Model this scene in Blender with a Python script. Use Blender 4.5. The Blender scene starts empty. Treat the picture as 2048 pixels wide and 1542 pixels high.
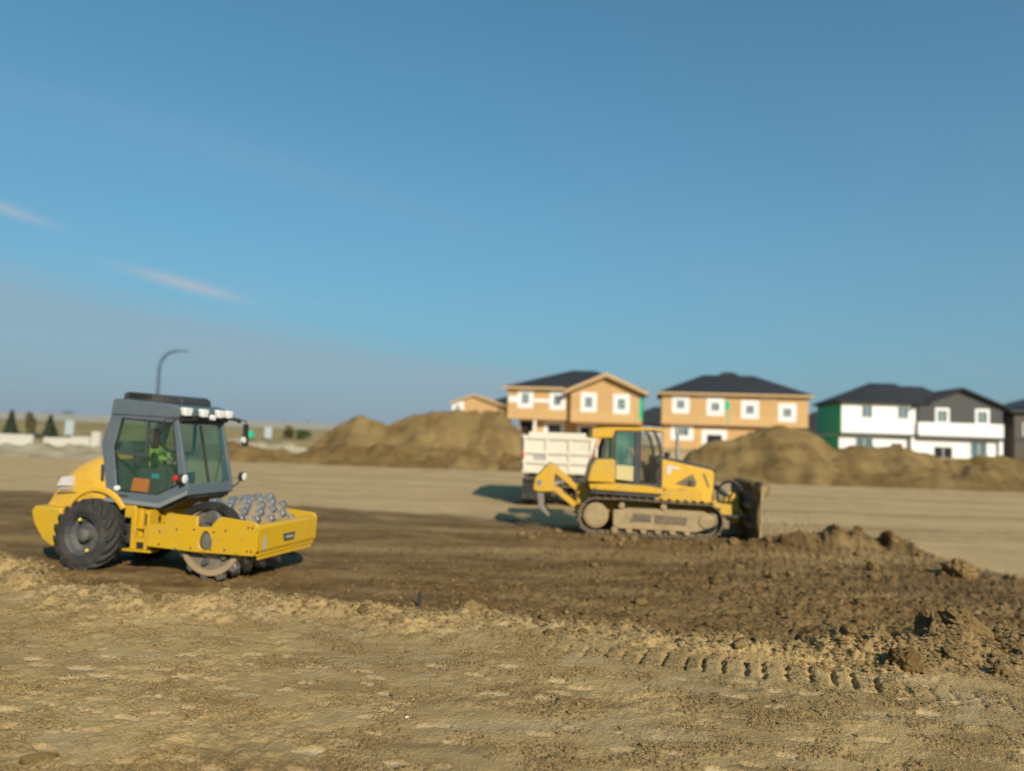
import bpy, bmesh, math, random
import numpy as np
from mathutils import Vector, Matrix

random.seed(7)
rng = np.random.default_rng(11)
PI = math.pi
sc = bpy.context.scene
col = sc.collection

# ------------------------------------------------------------------ camera
FPX = 1539.0 / 2048.0
PITCH = math.atan(98.0 / 1539.0)
ROLL = math.radians(2.0)
cam_d = bpy.data.cameras.new('camera')
cam_d.sensor_width = 36.0
cam_d.lens = 36.0 * FPX
cam_d.clip_start = 0.1
cam_d.clip_end = 12000.0
cam_d.dof.use_dof = True
cam_d.dof.focus_distance = 7.6
cam_d.dof.aperture_fstop = 0.5
cam = bpy.data.objects.new('camera', cam_d)
col.objects.link(cam)
cam.matrix_world = (Matrix.Translation((0, 0, 2.6)) @ Matrix.Rotation(PI / 2 + PITCH, 4, 'X')
                    @ Matrix.Rotation(ROLL, 4, 'Z'))
sc.camera = cam

# ------------------------------------------------------------------ sky, sun, exposure
SUN_EL = math.radians(27.0)
SUN_AZ = math.radians(156.0)          # clockwise from +Y: behind the camera, to the right
world = bpy.data.worlds.new('World')
sc.world = world
world.use_nodes = True
wn, wl = world.node_tree.nodes, world.node_tree.links
wn.clear()
w_out = wn.new('ShaderNodeOutputWorld')
w_bg = wn.new('ShaderNodeBackground')
w_bg.inputs['Strength'].default_value = 0.1
sky = wn.new('ShaderNodeTexSky')
sky.sky_type = 'NISHITA'
sky.sun_disc = False
sky.sun_elevation = SUN_EL
sky.sun_rotation = SUN_AZ
sky.altitude = 700.0
sky.air_density = 1.0
sky.dust_density = 0.6
sky.ozone_density = 2.0
w_tc = wn.new('ShaderNodeTexCoord')


def wmath(op, a, b=None, c=None, clamp=False):
    n = wn.new('ShaderNodeMath'); n.operation = op; n.use_clamp = clamp
    for i, v in enumerate((a, b, c)):
        if v is None: continue
        if isinstance(v, (int, float)): n.inputs[i].default_value = v
        else: wl.new(v, n.inputs[i])
    return n.outputs[0]


w_sep = wn.new('ShaderNodeSeparateXYZ'); wl.new(w_tc.outputs['Generated'], w_sep.inputs[0])
wx, wy, wz = w_sep.outputs
# thin high cloud deck: the view direction carried up to a flat layer, stretched noise
zc = wmath('MAXIMUM', wz, 0.02)
cu = wmath('DIVIDE', wx, zc); cv = wmath('DIVIDE', wy, zc)
w_cmb = wn.new('ShaderNodeCombineXYZ'); wl.new(cu, w_cmb.inputs[0]); wl.new(cv, w_cmb.inputs[1])
w_map = wn.new('ShaderNodeMapping'); w_map.vector_type = 'TEXTURE'
w_map.inputs['Rotation'].default_value = (0, 0, math.radians(52))
w_map.inputs['Scale'].default_value = (9.0, 1.6, 1.0)
wl.new(w_cmb.outputs[0], w_map.inputs['Vector'])
w_no = wn.new('ShaderNodeTexNoise'); w_no.inputs['Scale'].default_value = 0.9
w_no.inputs['Detail'].default_value = 6.0; w_no.inputs['Roughness'].default_value = 0.5
wl.new(w_map.outputs[0], w_no.inputs['Vector'])
w_cr = wn.new('ShaderNodeMapRange'); w_cr.interpolation_type = 'SMOOTHSTEP'
w_cr.inputs['From Min'].default_value = 0.50; w_cr.inputs['From Max'].default_value = 0.80
wl.new(w_no.outputs['Fac'], w_cr.inputs['Value'])
w_streak = wmath('MULTIPLY', w_cr.outputs[0], 0.16)
# the milky veil that lies low on the left: thin cloud above the horizon, deepest on the left
w_az = wmath('ARCTAN2', wx, wy)
w_len = wmath('SQRT', wmath('ADD', wmath('MULTIPLY', wx, wx), wmath('MULTIPLY', wy, wy)))
w_el = wmath('ARCTAN2', wz, w_len)
w_top = wmath('MULTIPLY_ADD', w_az, -0.12, 0.085)      # upper edge of the veil
w_nv = wn.new('ShaderNodeTexNoise'); w_nv.inputs['Scale'].default_value = 2.2; w_nv.inputs['Detail'].default_value = 5
wl.new(w_map.outputs[0], w_nv.inputs['Vector'])
w_top2 = wmath('ADD', w_top, wmath('MULTIPLY_ADD', w_nv.outputs['Fac'], 0.05, -0.025))
w_vr = wn.new('ShaderNodeMapRange'); w_vr.interpolation_type = 'SMOOTHSTEP'
wl.new(wmath('SUBTRACT', w_top2, w_el), w_vr.inputs['Value'])
w_vr.inputs['From Min'].default_value = -0.02; w_vr.inputs['From Max'].default_value = 0.035
w_rim = wmath('POWER', 2.718, wmath('MULTIPLY', wmath('MAXIMUM', wmath('SUBTRACT', w_top2, w_el), 0.0), -22.0))
w_veil = wmath('MULTIPLY', w_vr.outputs[0], wmath('MULTIPLY_ADD', w_rim, 0.5, 0.34))
w_hz = wmath('POWER', 2.718, wmath('MULTIPLY', wmath('MAXIMUM', w_el, 0.0), -3.3))   # horizon murk all round
w_fac = wmath('MULTIPLY_ADD', w_hz, 0.9, 0.1)
SKY_TINT = (0.24, 1.03, 1.09, 1)
w_tint = wn.new('ShaderNodeMix'); w_tint.data_type = 'RGBA'; w_tint.blend_type = 'MULTIPLY'
w_tint.inputs[0].default_value = 1.0
wl.new(sky.outputs[0], w_tint.inputs[6]); w_tint.inputs[7].default_value = SKY_TINT
w_mix = wn.new('ShaderNodeMix'); w_mix.data_type = 'RGBA'
wl.new(w_fac, w_mix.inputs[0]); wl.new(w_tint.outputs[2], w_mix.inputs[6])
w_mix.inputs[7].default_value = (2.12, 2.72, 3.45, 1)
w_mix2 = wn.new('ShaderNodeMix'); w_mix2.data_type = 'RGBA'
wl.new(w_streak, w_mix2.inputs[0])
w_mixv = wn.new('ShaderNodeMix'); w_mixv.data_type = 'RGBA'
wl.new(w_veil, w_mixv.inputs[0]); wl.new(w_mix.outputs[2], w_mixv.inputs[6]); w_mixv.inputs[7].default_value = (2.75, 3.4, 4.05, 1)
wl.new(w_mixv.outputs[2], w_mix2.inputs[6])
w_mix2.inputs[7].default_value = (3.6, 3.9, 4.2, 1)
# two small feathered wisps drifting above the veil
w_last = w_mix2.outputs[2]
for az0, el0, tilt, la, lb, k in ((-0.405, 0.164, -0.19, 0.060, 0.0065, 0.62), (-0.60, 0.224, -0.20, 0.05, 0.0055, 0.45)):
    dx = wmath('SUBTRACT', w_az, az0); dy = wmath('SUBTRACT', w_el, el0)
    ct, st_ = math.cos(tilt), math.sin(tilt)
    pa = wmath('ADD', wmath('MULTIPLY', dx, ct / la), wmath('MULTIPLY', dy, st_ / la))
    pb = wmath('ADD', wmath('MULTIPLY', dx, -st_ / lb), wmath('MULTIPLY', dy, ct / lb))
    pb = wmath('ADD', pb, wmath('MULTIPLY_ADD', w_nv.outputs['Fac'], 2.4, -1.2))
    q = wmath('ADD', wmath('MULTIPLY', pa, pa), wmath('MULTIPLY', pb, pb))
    g = wmath('MULTIPLY', wmath('POWER', 2.718, wmath('MULTIPLY', q, -1.0)), k)
    w_m3 = wn.new('ShaderNodeMix'); w_m3.data_type = 'RGBA'
    wl.new(g, w_m3.inputs[0]); wl.new(w_last, w_m3.inputs[6]); w_m3.inputs[7].default_value = (4.4, 4.4, 4.6, 1)
    w_last = w_m3.outputs[2]
wl.new(w_last, w_bg.inputs['Color'])
wl.new(w_bg.outputs[0], w_out.inputs['Surface'])

sun_d = bpy.data.lights.new('sun', 'SUN')
sun_d.energy = 5.0
sun_d.angle = math.radians(0.5)
sun_d.color = (1.0, 0.90, 0.76)
sun = bpy.data.objects.new('sun', sun_d)
col.objects.link(sun)
to_sun = Vector((math.sin(SUN_AZ) * math.cos(SUN_EL), math.cos(SUN_AZ) * math.cos(SUN_EL), math.sin(SUN_EL)))
sun.rotation_euler = to_sun.to_track_quat('Z', 'Y').to_euler()
sun.location = to_sun * 60

vs = sc.view_settings
sc.display_settings.display_device = 'sRGB'
vs.view_transform = 'Standard'
vs.look = 'None'
vs.exposure = 0.2
vs.gamma = 1.0
vs.use_curve_mapping = False
sc.cycles.use_denoising = True
sc.cycles.max_bounces = 8
sc.cycles.transparent_max_bounces = 24
sc.cycles.caustics_reflective = False
sc.cycles.caustics_refractive = False

# ------------------------------------------------------------------ materials
MATS = {}


class NT:
    """small node-tree writer"""
    def __init__(self, name):
        self.m = bpy.data.materials.new(name); self.m.use_nodes = True
        self.t = self.m.node_tree; self.n = self.t.nodes; self.l = self.t.links
        self.n.clear()
        self.out = self.n.new('ShaderNodeOutputMaterial')
        self.tc = self.n.new('ShaderNodeTexCoord')

    def put(self, sock, v):
        if v is None: return
        if hasattr(v, 'is_output'): self.l.new(v, sock)
        elif isinstance(v, (tuple, list)) and len(v) == 3 and sock.type == 'RGBA': sock.default_value = (*v, 1)
        else: sock.default_value = v

    def noise(self, scale, detail=4, rough=0.55, coord='Object', vec=None):
        t = self.n.new('ShaderNodeTexNoise')
        t.inputs['Scale'].default_value = scale; t.inputs['Detail'].default_value = detail
        t.inputs['Roughness'].default_value = rough
        self.l.new(vec if vec is not None else self.tc.outputs[coord], t.inputs['Vector'])
        return t.outputs['Fac']

    def voro(self, scale, coord='Object', out='Distance', vec=None):
        t = self.n.new('ShaderNodeTexVoronoi'); t.inputs['Scale'].default_value = scale
        self.l.new(vec if vec is not None else self.tc.outputs[coord], t.inputs['Vector'])
        return t.outputs[out]

    def rng(self, v, a, b, c=0.0, d=1.0, smooth=True):
        t = self.n.new('ShaderNodeMapRange')
        if smooth: t.interpolation_type = 'SMOOTHSTEP'
        self.put(t.inputs['Value'], v)
        for k, x in (('From Min', a), ('From Max', b), ('To Min', c), ('To Max', d)):
            self.put(t.inputs[k], x)
        return t.outputs[0]

    def math(self, op, a, b=None, clamp=False):
        t = self.n.new('ShaderNodeMath'); t.operation = op; t.use_clamp = clamp
        self.put(t.inputs[0], a); self.put(t.inputs[1], b)
        return t.outputs[0]

    def mix(self, f, a, b, blend='MIX'):
        t = self.n.new('ShaderNodeMix'); t.data_type = 'RGBA'; t.blend_type = blend
        self.put(t.inputs[0], f); self.put(t.inputs[6], a); self.put(t.inputs[7], b)
        return t.outputs[2]

    def attr(self, name):
        t = self.n.new('ShaderNodeAttribute'); t.attribute_name = name
        return t.outputs['Fac']

    def bump(self, h, strength=0.3, dist=0.01, normal=None):
        t = self.n.new('ShaderNodeBump'); t.inputs['Strength'].default_value = strength
        t.inputs['Distance'].default_value = dist
        self.l.new(h, t.inputs['Height'])
        if normal is not None: self.l.new(normal, t.inputs['Normal'])
        return t.outputs[0]

    def bsdf(self, color, rough=0.6, metal=0.0, normal=None, spec=0.4, coat=0.0):
        b = self.n.new('ShaderNodeBsdfPrincipled')
        self.put(b.inputs['Base Color'], color); self.put(b.inputs['Roughness'], rough)
        self.put(b.inputs['Metallic'], metal)
        b.inputs['Specular IOR Level'].default_value = spec
        b.inputs['Coat Weight'].default_value = coat
        if normal is not None: self.l.new(normal, b.inputs['Normal'])
        self.l.new(b.outputs[0], self.out.inputs['Surface'])
        return b


def paint(name, c, rough=0.45, dust=0.35, dustc=(0.36, 0.28, 0.16), metal=0.0, coat=0.0, scale=3.0, bumpy=0.0, mud=0.0):
    """painted or bare surface with a patchy film of soil dust"""
    t = NT(name)
    d1 = t.rng(t.noise(scale, 6, 0.65), 0.38, 0.75)
    d2 = t.rng(t.noise(scale * 9, 4, 0.7), 0.45, 0.8)
    f = t.math('MULTIPLY', t.math('ADD', t.math('MULTIPLY', d1, 0.75), t.math('MULTIPLY', d2, 0.45), clamp=True), dust)
    tone = t.mix(t.noise(scale * 0.6, 3), tuple(x * 0.9 for x in c), tuple(min(1, x * 1.08) for x in c))
    cc = t.mix(f, tone, dustc)
    if mud:   # splashes and streaks of dried mud and oil
        s1 = t.math('MULTIPLY', t.rng(t.noise(scale * 1.7 + 1.3, 7, 0.72), 0.56, 0.70), mud)
        cc = t.mix(s1, cc, (0.13, 0.088, 0.045)); f = t.math('ADD', f, s1, clamp=True)
        ms = t.n.new('ShaderNodeMapping'); ms.inputs['Scale'].default_value = (9, 9, 0.8); t.l.new(t.tc.outputs['Object'], ms.inputs[0])
        cc = t.mix(t.math('MULTIPLY', t.rng(t.noise(1.0, 4, 0.6, vec=ms.outputs[0]), 0.58, 0.75), mud * 0.5), cc, (0.20, 0.13, 0.06))
    r = t.math('ADD', t.math('MULTIPLY', f, 0.45), rough, clamp=True)
    nrm = t.bump(t.noise(scale * 14, 3), bumpy, 0.01) if bumpy else None
    t.bsdf(cc, r, metal, nrm, coat=coat)
    MATS[name] = t.m
    return t.m


def glass(name, tint, refl=1.0, body=0.0, bodyc=(0.1, 0.2, 0.17)):
    """thin tinted sheet: light goes straight through, sky reflects at grazing angles; a patchy diffuse body colour"""
    t = NT(name)
    tr = t.n.new('ShaderNodeBsdfTransparent'); t.put(tr.inputs[0], tint)
    gl = t.n.new('ShaderNodeBsdfGlossy'); gl.inputs['Roughness'].default_value = 0.03
    gl.inputs['Color'].default_value = (1, 1, 1, 1)
    lw = t.n.new('ShaderNodeLayerWeight'); lw.inputs['Blend'].default_value = 0.5
    fr = t.math('MULTIPLY_ADD', t.math('POWER', lw.outputs['Facing'], 5.0), 0.96); fr.node.inputs[2].default_value = 0.035
    df = t.n.new('ShaderNodeBsdfDiffuse'); t.put(df.inputs[0], bodyc)
    m0 = t.n.new('ShaderNodeMixShader')
    t.put(m0.inputs[0], t.math('MULTIPLY', t.rng(t.noise(4, 5), 0.3, 0.8, 0.5, 1.0), body))
    t.l.new(tr.outputs[0], m0.inputs[1]); t.l.new(df.outputs[0], m0.inputs[2])
    m1 = t.n.new('ShaderNodeMixShader')
    t.put(m1.inputs[0], t.math('MULTIPLY', fr, refl, clamp=True))
    t.l.new(m0.outputs[0], m1.inputs[1]); t.l.new(gl.outputs[0], m1.inputs[2])
    t.l.new(m1.outputs[0], t.out.inputs['Surface'])
    MATS[name] = t.m
    return t.m


YEL = (0.53, 0.315, 0.008)
paint('yellow_paint', YEL, 0.38, 0.32, (0.30, 0.21, 0.10), coat=0.1, scale=2.2, mud=0.5)
paint('yellow_hood', (0.63, 0.365, 0.030), 0.32, 0.2, (0.38, 0.28, 0.14), coat=0.2, scale=2.2, mud=0.25)  # paler and oranger than the frame paint: sun glare painted into the colour
paint('yellow_dozer', (0.56, 0.315, 0.012), 0.45, 0.55, (0.36, 0.26, 0.13), scale=1.8, mud=0.7)
paint('grey_paint', (0.085, 0.115, 0.135), 0.45, 0.16)
paint('grey_light', (0.17, 0.2, 0.21), 0.5, 0.25)
paint('dark_grey', (0.03, 0.034, 0.040), 0.55, 0.15)
paint('black_plastic', (0.012, 0.013, 0.014), 0.55, 0.16)
paint('rubber', (0.026, 0.025, 0.024), 0.8, 0.42, (0.16, 0.13, 0.09), bumpy=0.2, mud=0.4)
paint('rim_grey', (0.06, 0.066, 0.07), 0.5, 0.35)
paint('drum_soil', (0.33, 0.245, 0.14), 0.85, 0.6, (0.25, 0.18, 0.095), bumpy=0.4, scale=5)
paint('pad_steel', (0.34, 0.34, 0.34), 0.36, 0.6, (0.22, 0.17, 0.10), metal=0.75, scale=9)
paint('drum_end', (0.15, 0.125, 0.09), 0.85, 0.6, (0.27, 0.21, 0.13), bumpy=0.3, scale=6)
paint('track_soil', (0.34, 0.25, 0.13), 0.9, 0.75, (0.20, 0.14, 0.07), bumpy=0.5, scale=5)
paint('track_steel', (0.10, 0.08, 0.055), 0.7, 0.85, (0.27, 0.195, 0.10), bumpy=0.4, scale=5)
paint('blade_steel', (0.15, 0.105, 0.062), 0.75, 0.9, (0.27, 0.19, 0.10), bumpy=0.5, scale=3)
paint('steel', (0.35, 0.36, 0.37), 0.35, 0.4, metal=0.8)
paint('worn_steel', (0.22, 0.20, 0.17), 0.5, 0.7, (0.25, 0.18, 0.1), metal=0.5)
paint('white_lamp', (0.70, 0.70, 0.66), 0.3, 0.1)
paint('white_decal', (0.55, 0.53, 0.52), 0.5, 0.4)
paint('decal_grey', (0.35, 0.33, 0.31), 0.5, 0.2)
paint('decal_dark', (0.035, 0.045, 0.05), 0.5, 0.1)
paint('yellow_mark', (0.75, 0.6, 0.08), 0.5, 0.1)
paint('panel_pale', (0.50, 0.44, 0.20), 0.4, 0.3)
paint('orange_box', (0.95, 0.20, 0.012), 0.6, 0.1)
paint('red_lens', (0.5, 0.02, 0.02), 0.3, 0.1)
paint('cyan_screen', (0.03, 0.35, 0.42), 0.4, 0.05)
paint('seat_fabric', (0.022, 0.03, 0.032), 0.85, 0.1)
paint('cab_trim', (0.035, 0.05, 0.052), 0.7, 0.15)
paint('truck_cream', (0.64, 0.58, 0.46), 0.5, 0.5, (0.42, 0.33, 0.2), scale=1.2, mud=0.3)
paint('truck_chassis', (0.03, 0.03, 0.032), 0.7, 0.5)
glass('cab_glass', (0.82, 0.89, 0.85), 0.9, 0.09, (0.12, 0.30, 0.24))  # diffuse body colour paints a greenish reflection into the panes
glass('dozer_glass', (0.62, 0.84, 0.80), 1.0, 0.28, (0.18, 0.40, 0.36))
glass('door_glass', (0.85, 0.85, 0.82), 0.7, 0.05, (0.3, 0.26, 0.2))
glass('mirror_face', (0.2, 0.2, 0.2), 6.0, 0.4, (0.6, 0.6, 0.62))
# people
paint('skin', (0.42, 0.25, 0.17), 0.6, 0.05)
paint('hivis_green', (0.24, 0.36, 0.07), 0.8, 0.05)
paint('hivis_orange', (0.75, 0.16, 0.03), 0.8, 0.05)
paint('work_trousers', (0.03, 0.035, 0.05), 0.85, 0.2)
paint('hair_dark', (0.02, 0.015, 0.012), 0.8, 0.0)
paint('hat_white', (0.7, 0.7, 0.68), 0.4, 0.1)
paint('eye_white', (0.6, 0.6, 0.58), 0.3, 0.0)
# houses
t = NT('osb_sheathing')
br = t.n.new('ShaderNodeTexBrick')
mp = t.n.new('ShaderNodeMapping'); t.l.new(t.tc.outputs['Object'], mp.inputs[0])
mp.inputs['Rotation'].default_value = (-PI / 2, 0, 0)
t.l.new(mp.outputs[0], br.inputs['Vector'])
br.inputs['Scale'].default_value = 1.0; br.inputs['Brick Width'].default_value = 2.44
br.inputs['Row Height'].default_value = 1.22; br.inputs['Mortar Size'].default_value = 0.02
br.inputs['Color1'].default_value = (0.48, 0.30, 0.125, 1); br.inputs['Color2'].default_value = (0.555, 0.355, 0.155, 1)
br.inputs['Mortar'].default_value = (0.34, 0.2, 0.08, 1)
t.bsdf(t.mix(t.math('MULTIPLY', t.noise(18, 4), 0.35), br.outputs[0], (0.52, 0.30, 0.11)), 0.85)
MATS['osb_sheathing'] = t.m
t = NT('roof_shingle')
w = t.n.new('ShaderNodeTexWave'); w.bands_direction = 'Z'; w.inputs['Scale'].default_value = 2.2
t.l.new(t.tc.outputs['Object'], w.inputs[0])
t.bsdf(t.mix(t.noise(9, 5, 0.7), (0.016, 0.018, 0.021), (0.034, 0.037, 0.042)), 0.9,
       normal=t.bump(w.outputs['Fac'], 0.5, 0.02))
MATS['roof_shingle'] = t.m


def siding(name, c):
    t = NT(name)
    w = t.n.new('ShaderNodeTexWave'); w.bands_direction = 'Z'; w.wave_profile = 'SAW'
    w.inputs['Scale'].default_value = 1.6
    t.l.new(t.tc.outputs['Object'], w.inputs[0])
    t.bsdf(t.mix(t.noise(2, 4), tuple(x * 0.93 for x in c), c), 0.6, normal=t.bump(w.outputs['Fac'], 0.6, 0.02))
    MATS[name] = t.m


siding('white_siding', (0.80, 0.80, 0.77))
siding('charcoal_siding', (0.062, 0.062, 0.060))
siding('brown_siding', (0.085, 0.070, 0.058))
paint('house_wrap', (0.76, 0.73, 0.70), 0.6, 0.1)
paint('green_membrane', (0.010, 0.42, 0.23), 0.6, 0.05)
paint('timber', (0.50, 0.33, 0.16), 0.8, 0.1)
paint('fascia_black', (0.02, 0.022, 0.025), 0.5, 0.1)
paint('window_frame', (0.74, 0.74, 0.72), 0.4, 0.1)
paint('room_dark', (0.015, 0.015, 0.017), 0.9, 0.0)
glass('house_glass', (0.25, 0.36, 0.36), 2.0, 0.62, (0.22, 0.33, 0.33))
paint('concrete_pale', (0.44, 0.42, 0.35), 0.9, 0.3, (0.5, 0.45, 0.34), scale=0.8)
paint('lamp_pole', (0.055, 0.085, 0.14), 0.5, 0.05)
paint('sign_grey', (0.34, 0.39, 0.40), 0.6, 0.1)
paint('fence_grey', (0.20, 0.21, 0.195), 0.8, 0.1)
paint('bark', (0.09, 0.06, 0.04), 0.9, 0.0)
paint('stake_dark', (0.02, 0.02, 0.022), 0.7, 0.1)
paint('pebble_white', (0.75, 0.74, 0.70), 0.6, 0.05)


def leaf(name, c):
    t = NT(name)
    t.bsdf(t.mix(t.noise(2.5, 3), tuple(x * 0.6 for x in c), tuple(x * 1.5 for x in c)), 0.8, spec=0.2)
    MATS[name] = t.m


leaf('spruce_green', (0.042, 0.062, 0.036))
leaf('bush_green', (0.06, 0.085, 0.03))
leaf('autumn_olive', (0.11, 0.095, 0.04))


def soil(name, dry, moist, pale=(0.42, 0.335, 0.215), ground=False):
    t = NT(name)
    n1 = t.noise(0.35, 6, 0.6); n2 = t.noise(3.1, 6, 0.65); n3 = t.noise(38, 4, 0.7)
    d = t.mix(t.rng(n1, 0.3, 0.7), tuple(x * y for x, y in zip(dry, (0.78, 0.79, 0.82))), tuple(x * 1.13 for x in dry))
    d = t.mix(t.math('MULTIPLY', t.rng(n2, 0.35, 0.72), 0.45), d, tuple(x * y for x, y in zip(dry, (0.72, 0.70, 0.66))))
    mo = t.mix(t.rng(n2, 0.3, 0.7), tuple(x * 0.78 for x in moist), tuple(x * 1.3 for x in moist))
    if ground:
        d = t.mix(t.attr('packed'), d, t.mix(t.rng(n1, 0.3, 0.7), (0.43, 0.302, 0.145), (0.50, 0.355, 0.178)))
        d = t.mix(t.attr('streak'), d, (0.27, 0.18, 0.078))
        c = t.mix(t.attr('moist'), d, mo)
        c = t.mix(t.attr('pale'), c, t.mix(t.rng(n2, 0.3, 0.7), pale, tuple(x * 0.85 for x in pale)))
        gr = t.mix(t.rng(t.noise(0.12, 5), 0.35, 0.65), (0.24, 0.185, 0.082), (0.31, 0.235, 0.105))
        gr = t.mix(t.rng(t.noise(1.3, 5, 0.7), 0.45, 0.85), gr, (0.13, 0.125, 0.05))
        c = t.mix(t.attr('grass'), c, gr)
        c = t.mix(t.attr('far'), c, (0.17, 0.18, 0.155))
    else:
        c = t.mix(t.attr('moist'), d, mo)
    c = t.mix(t.rng(n3, 0.35, 0.7, 0.0, 0.35), c, t.mix(1.0, c, (1.35, 1.33, 1.28), 'MULTIPLY'))
    v = t.voro(75); v2 = t.voro(26)
    h = t.math('ADD', t.math('MULTIPLY', t.noise(55, 5, 0.75), 1.0), t.math('MULTIPLY', v, -0.7))
    h = t.math('ADD', h, t.math('MULTIPLY', v2, -0.7))
    if ground:
        keep = t.math('SUBTRACT', 1.0, t.math('MULTIPLY', t.attr('pale'), 0.85))
        h = t.math('MULTIPLY', h, keep)
    t.bsdf(c, 0.95, spec=0.15, normal=t.bump(h, 0.8, 0.016))
    MATS[name] = t.m
    return t.m


DRY = (0.435, 0.296, 0.126)
MOIST = (0.135, 0.080, 0.029)
soil('site_soil', DRY, MOIST, ground=True)
soil('pile_soil', (0.225, 0.152, 0.060), (0.125, 0.077, 0.027))
soil('clod_soil', (0.37, 0.252, 0.105), (0.135, 0.074, 0.026))
soil('rubble_pale', (0.36, 0.31, 0.21), (0.22, 0.175, 0.105))

# ------------------------------------------------------------------ mesh helpers
class MB:
    """collects simple shapes and links them as ONE mesh object"""
    def __init__(self, xo=0.0):
        self.v = []; self.f = []; self.xo = xo

    def add(self, vs, fs):
        b = len(self.v)
        self.v += [(x + self.xo, y, z) for x, y, z in vs]
        self.f += [tuple(b + i for i in f) for f in fs]
        return self

    def box(self, x0, x1, y0, y1, z0, z1):
        vs = [(x, y, z) for z in (z0, z1) for y in (y0, y1) for x in (x0, x1)]
        return self.add(vs, [(0, 2, 3, 1), (4, 5, 7, 6), (0, 1, 5, 4), (2, 6, 7, 3), (0, 4, 6, 2), (1, 3, 7, 5)])

    def prism(self, poly, a, b, axis='y'):
        n = len(poly)
        def pt(p, q):
            return (p[0], q, p[1]) if axis == 'y' else (q, p[0], p[1]) if axis == 'x' else (p[0], p[1], q)
        vs = [pt(p, a) for p in poly] + [pt(p, b) for p in poly]
        fs = [tuple(range(n)), tuple(range(2 * n - 1, n - 1, -1))]
        fs += [(i, n + i, n + (i + 1) % n, (i + 1) % n) for i in range(n)]
        return self.add(vs, fs)

    def loft(self, A, B):
        """closed solid between two loops of 3-D points"""
        n = len(A)
        fs = [tuple(range(n)), tuple(range(2 * n - 1, n - 1, -1))]
        fs += [(i, n + i, n + (i + 1) % n, (i + 1) % n) for i in range(n)]
        return self.add(list(A) + list(B), fs)

    def holed(self, outer, holes, y0, y1):
        bm = bmesh.new()
        for loop in [outer] + holes:
            vs = [bm.verts.new((p[0], y0, p[1])) for p in loop]
            for i in range(len(vs)): bm.edges.new((vs[i], vs[(i + 1) % len(vs)]))
        r = bmesh.ops.triangle_fill(bm, use_beauty=True, use_dissolve=False, edges=bm.edges[:])
        fs = bm.faces[:]
        e = bmesh.ops.extrude_face_region(bm, geom=fs)
        vv = [g for g in e['geom'] if isinstance(g, bmesh.types.BMVert)]
        bmesh.ops.translate(bm, verts=vv, vec=(0, y1 - y0, 0))
        bmesh.ops.recalc_face_normals(bm, faces=bm.faces[:])
        bm.verts.index_update()
        self.add([tuple(v.co) for v in bm.verts], [tuple(v.index for v in f.verts) for f in bm.faces])
        bm.free()
        return self

    def tube(self, path, r, n=8, cap=True):
        path = [Vector(p) for p in path]
        rs = r if isinstance(r, (list, tuple)) else [r] * len(path)
        vs = []; fs = []
        up = Vector((0, 0, 1))
        for i, p in enumerate(path):
            d = (path[min(i + 1, len(path) - 1)] - path[max(i - 1, 0)]).normalized()
            u = up if abs(d.dot(up)) < 0.95 else Vector((1, 0, 0))
            a = d.cross(u).normalized(); b = d.cross(a).normalized()
            for k in range(n):
                t = 2 * PI * k / n
                vs.append(tuple(p + (a * math.cos(t) + b * math.sin(t)) * rs[i]))
        for i in range(len(path) - 1):
            for k in range(n):
                fs.append((i * n + k, i * n + (k + 1) % n, (i + 1) * n + (k + 1) % n, (i + 1) * n + k))
        if cap:
            fs.append(tuple(range(n - 1, -1, -1)))
            fs.append(tuple((len(path) - 1) * n + k for k in range(n)))
        return self.add(vs, fs)

    def lathe(self, prof, c, axis='y', n=32, closed=False):
        """prof: (offset along axis, radius)"""
        vs = []; fs = []
        for o, r in prof:
            for k in range(n):
                t = 2 * PI * k / n
                a, b = r * math.cos(t), r * math.sin(t)
                p = (a, o, b) if axis == 'y' else (o, a, b) if axis == 'x' else (a, b, o)
                vs.append((c[0] + p[0], c[1] + p[1], c[2] + p[2]))
        m = len(prof)
        for i in range(m if closed else m - 1):
            j = (i + 1) % m
            for k in range(n):
                fs.append((i * n + k, i * n + (k + 1) % n, j * n + (k + 1) % n, j * n + k))
        if not closed:
            fs.append(tuple(range(n))); fs.append(tuple((m - 1) * n + k for k in range(n - 1, -1, -1)))
        return self.add(vs, fs)

    def mesh(self, name, mat, smooth=True):
        me = bpy.data.meshes.new(name)
        me.from_pydata(self.v, [], self.f)
        bm = bmesh.new(); bm.from_mesh(me)
        bmesh.ops.recalc_face_normals(bm, faces=bm.faces[:]); bm.to_mesh(me); bm.free()
        me.materials.append(MATS[mat])
        if smooth:
            me.shade_smooth()
            me.set_sharp_from_angle(angle=math.radians(35))
        return me

    def split(self, name, mat, parent=None, bevel=0.0):
        """each separate shape becomes an object of its own"""
        own = list(range(len(self.v)))
        def find(i):
            while own[i] != i: own[i] = own[own[i]]; i = own[i]
            return i
        for f in self.f:
            for i in f[1:]: own[find(i)] = find(f[0])
        sets = {}
        for f in self.f: sets.setdefault(find(f[0]), []).append(f)
        out = []
        for fs in sets.values():
            ids = sorted({i for f in fs for i in f}); mp = {i: k for k, i in enumerate(ids)}
            m = MB(); m.add([self.v[i] for i in ids], [tuple(mp[i] for i in f) for f in fs])
            out.append(m.build(name, mat, parent, bevel))
        return out

    def build(self, name, mat, parent=None, bevel=0.0, smooth=True):
        return link(name, self.mesh(name, mat, smooth), parent, bevel)


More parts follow.
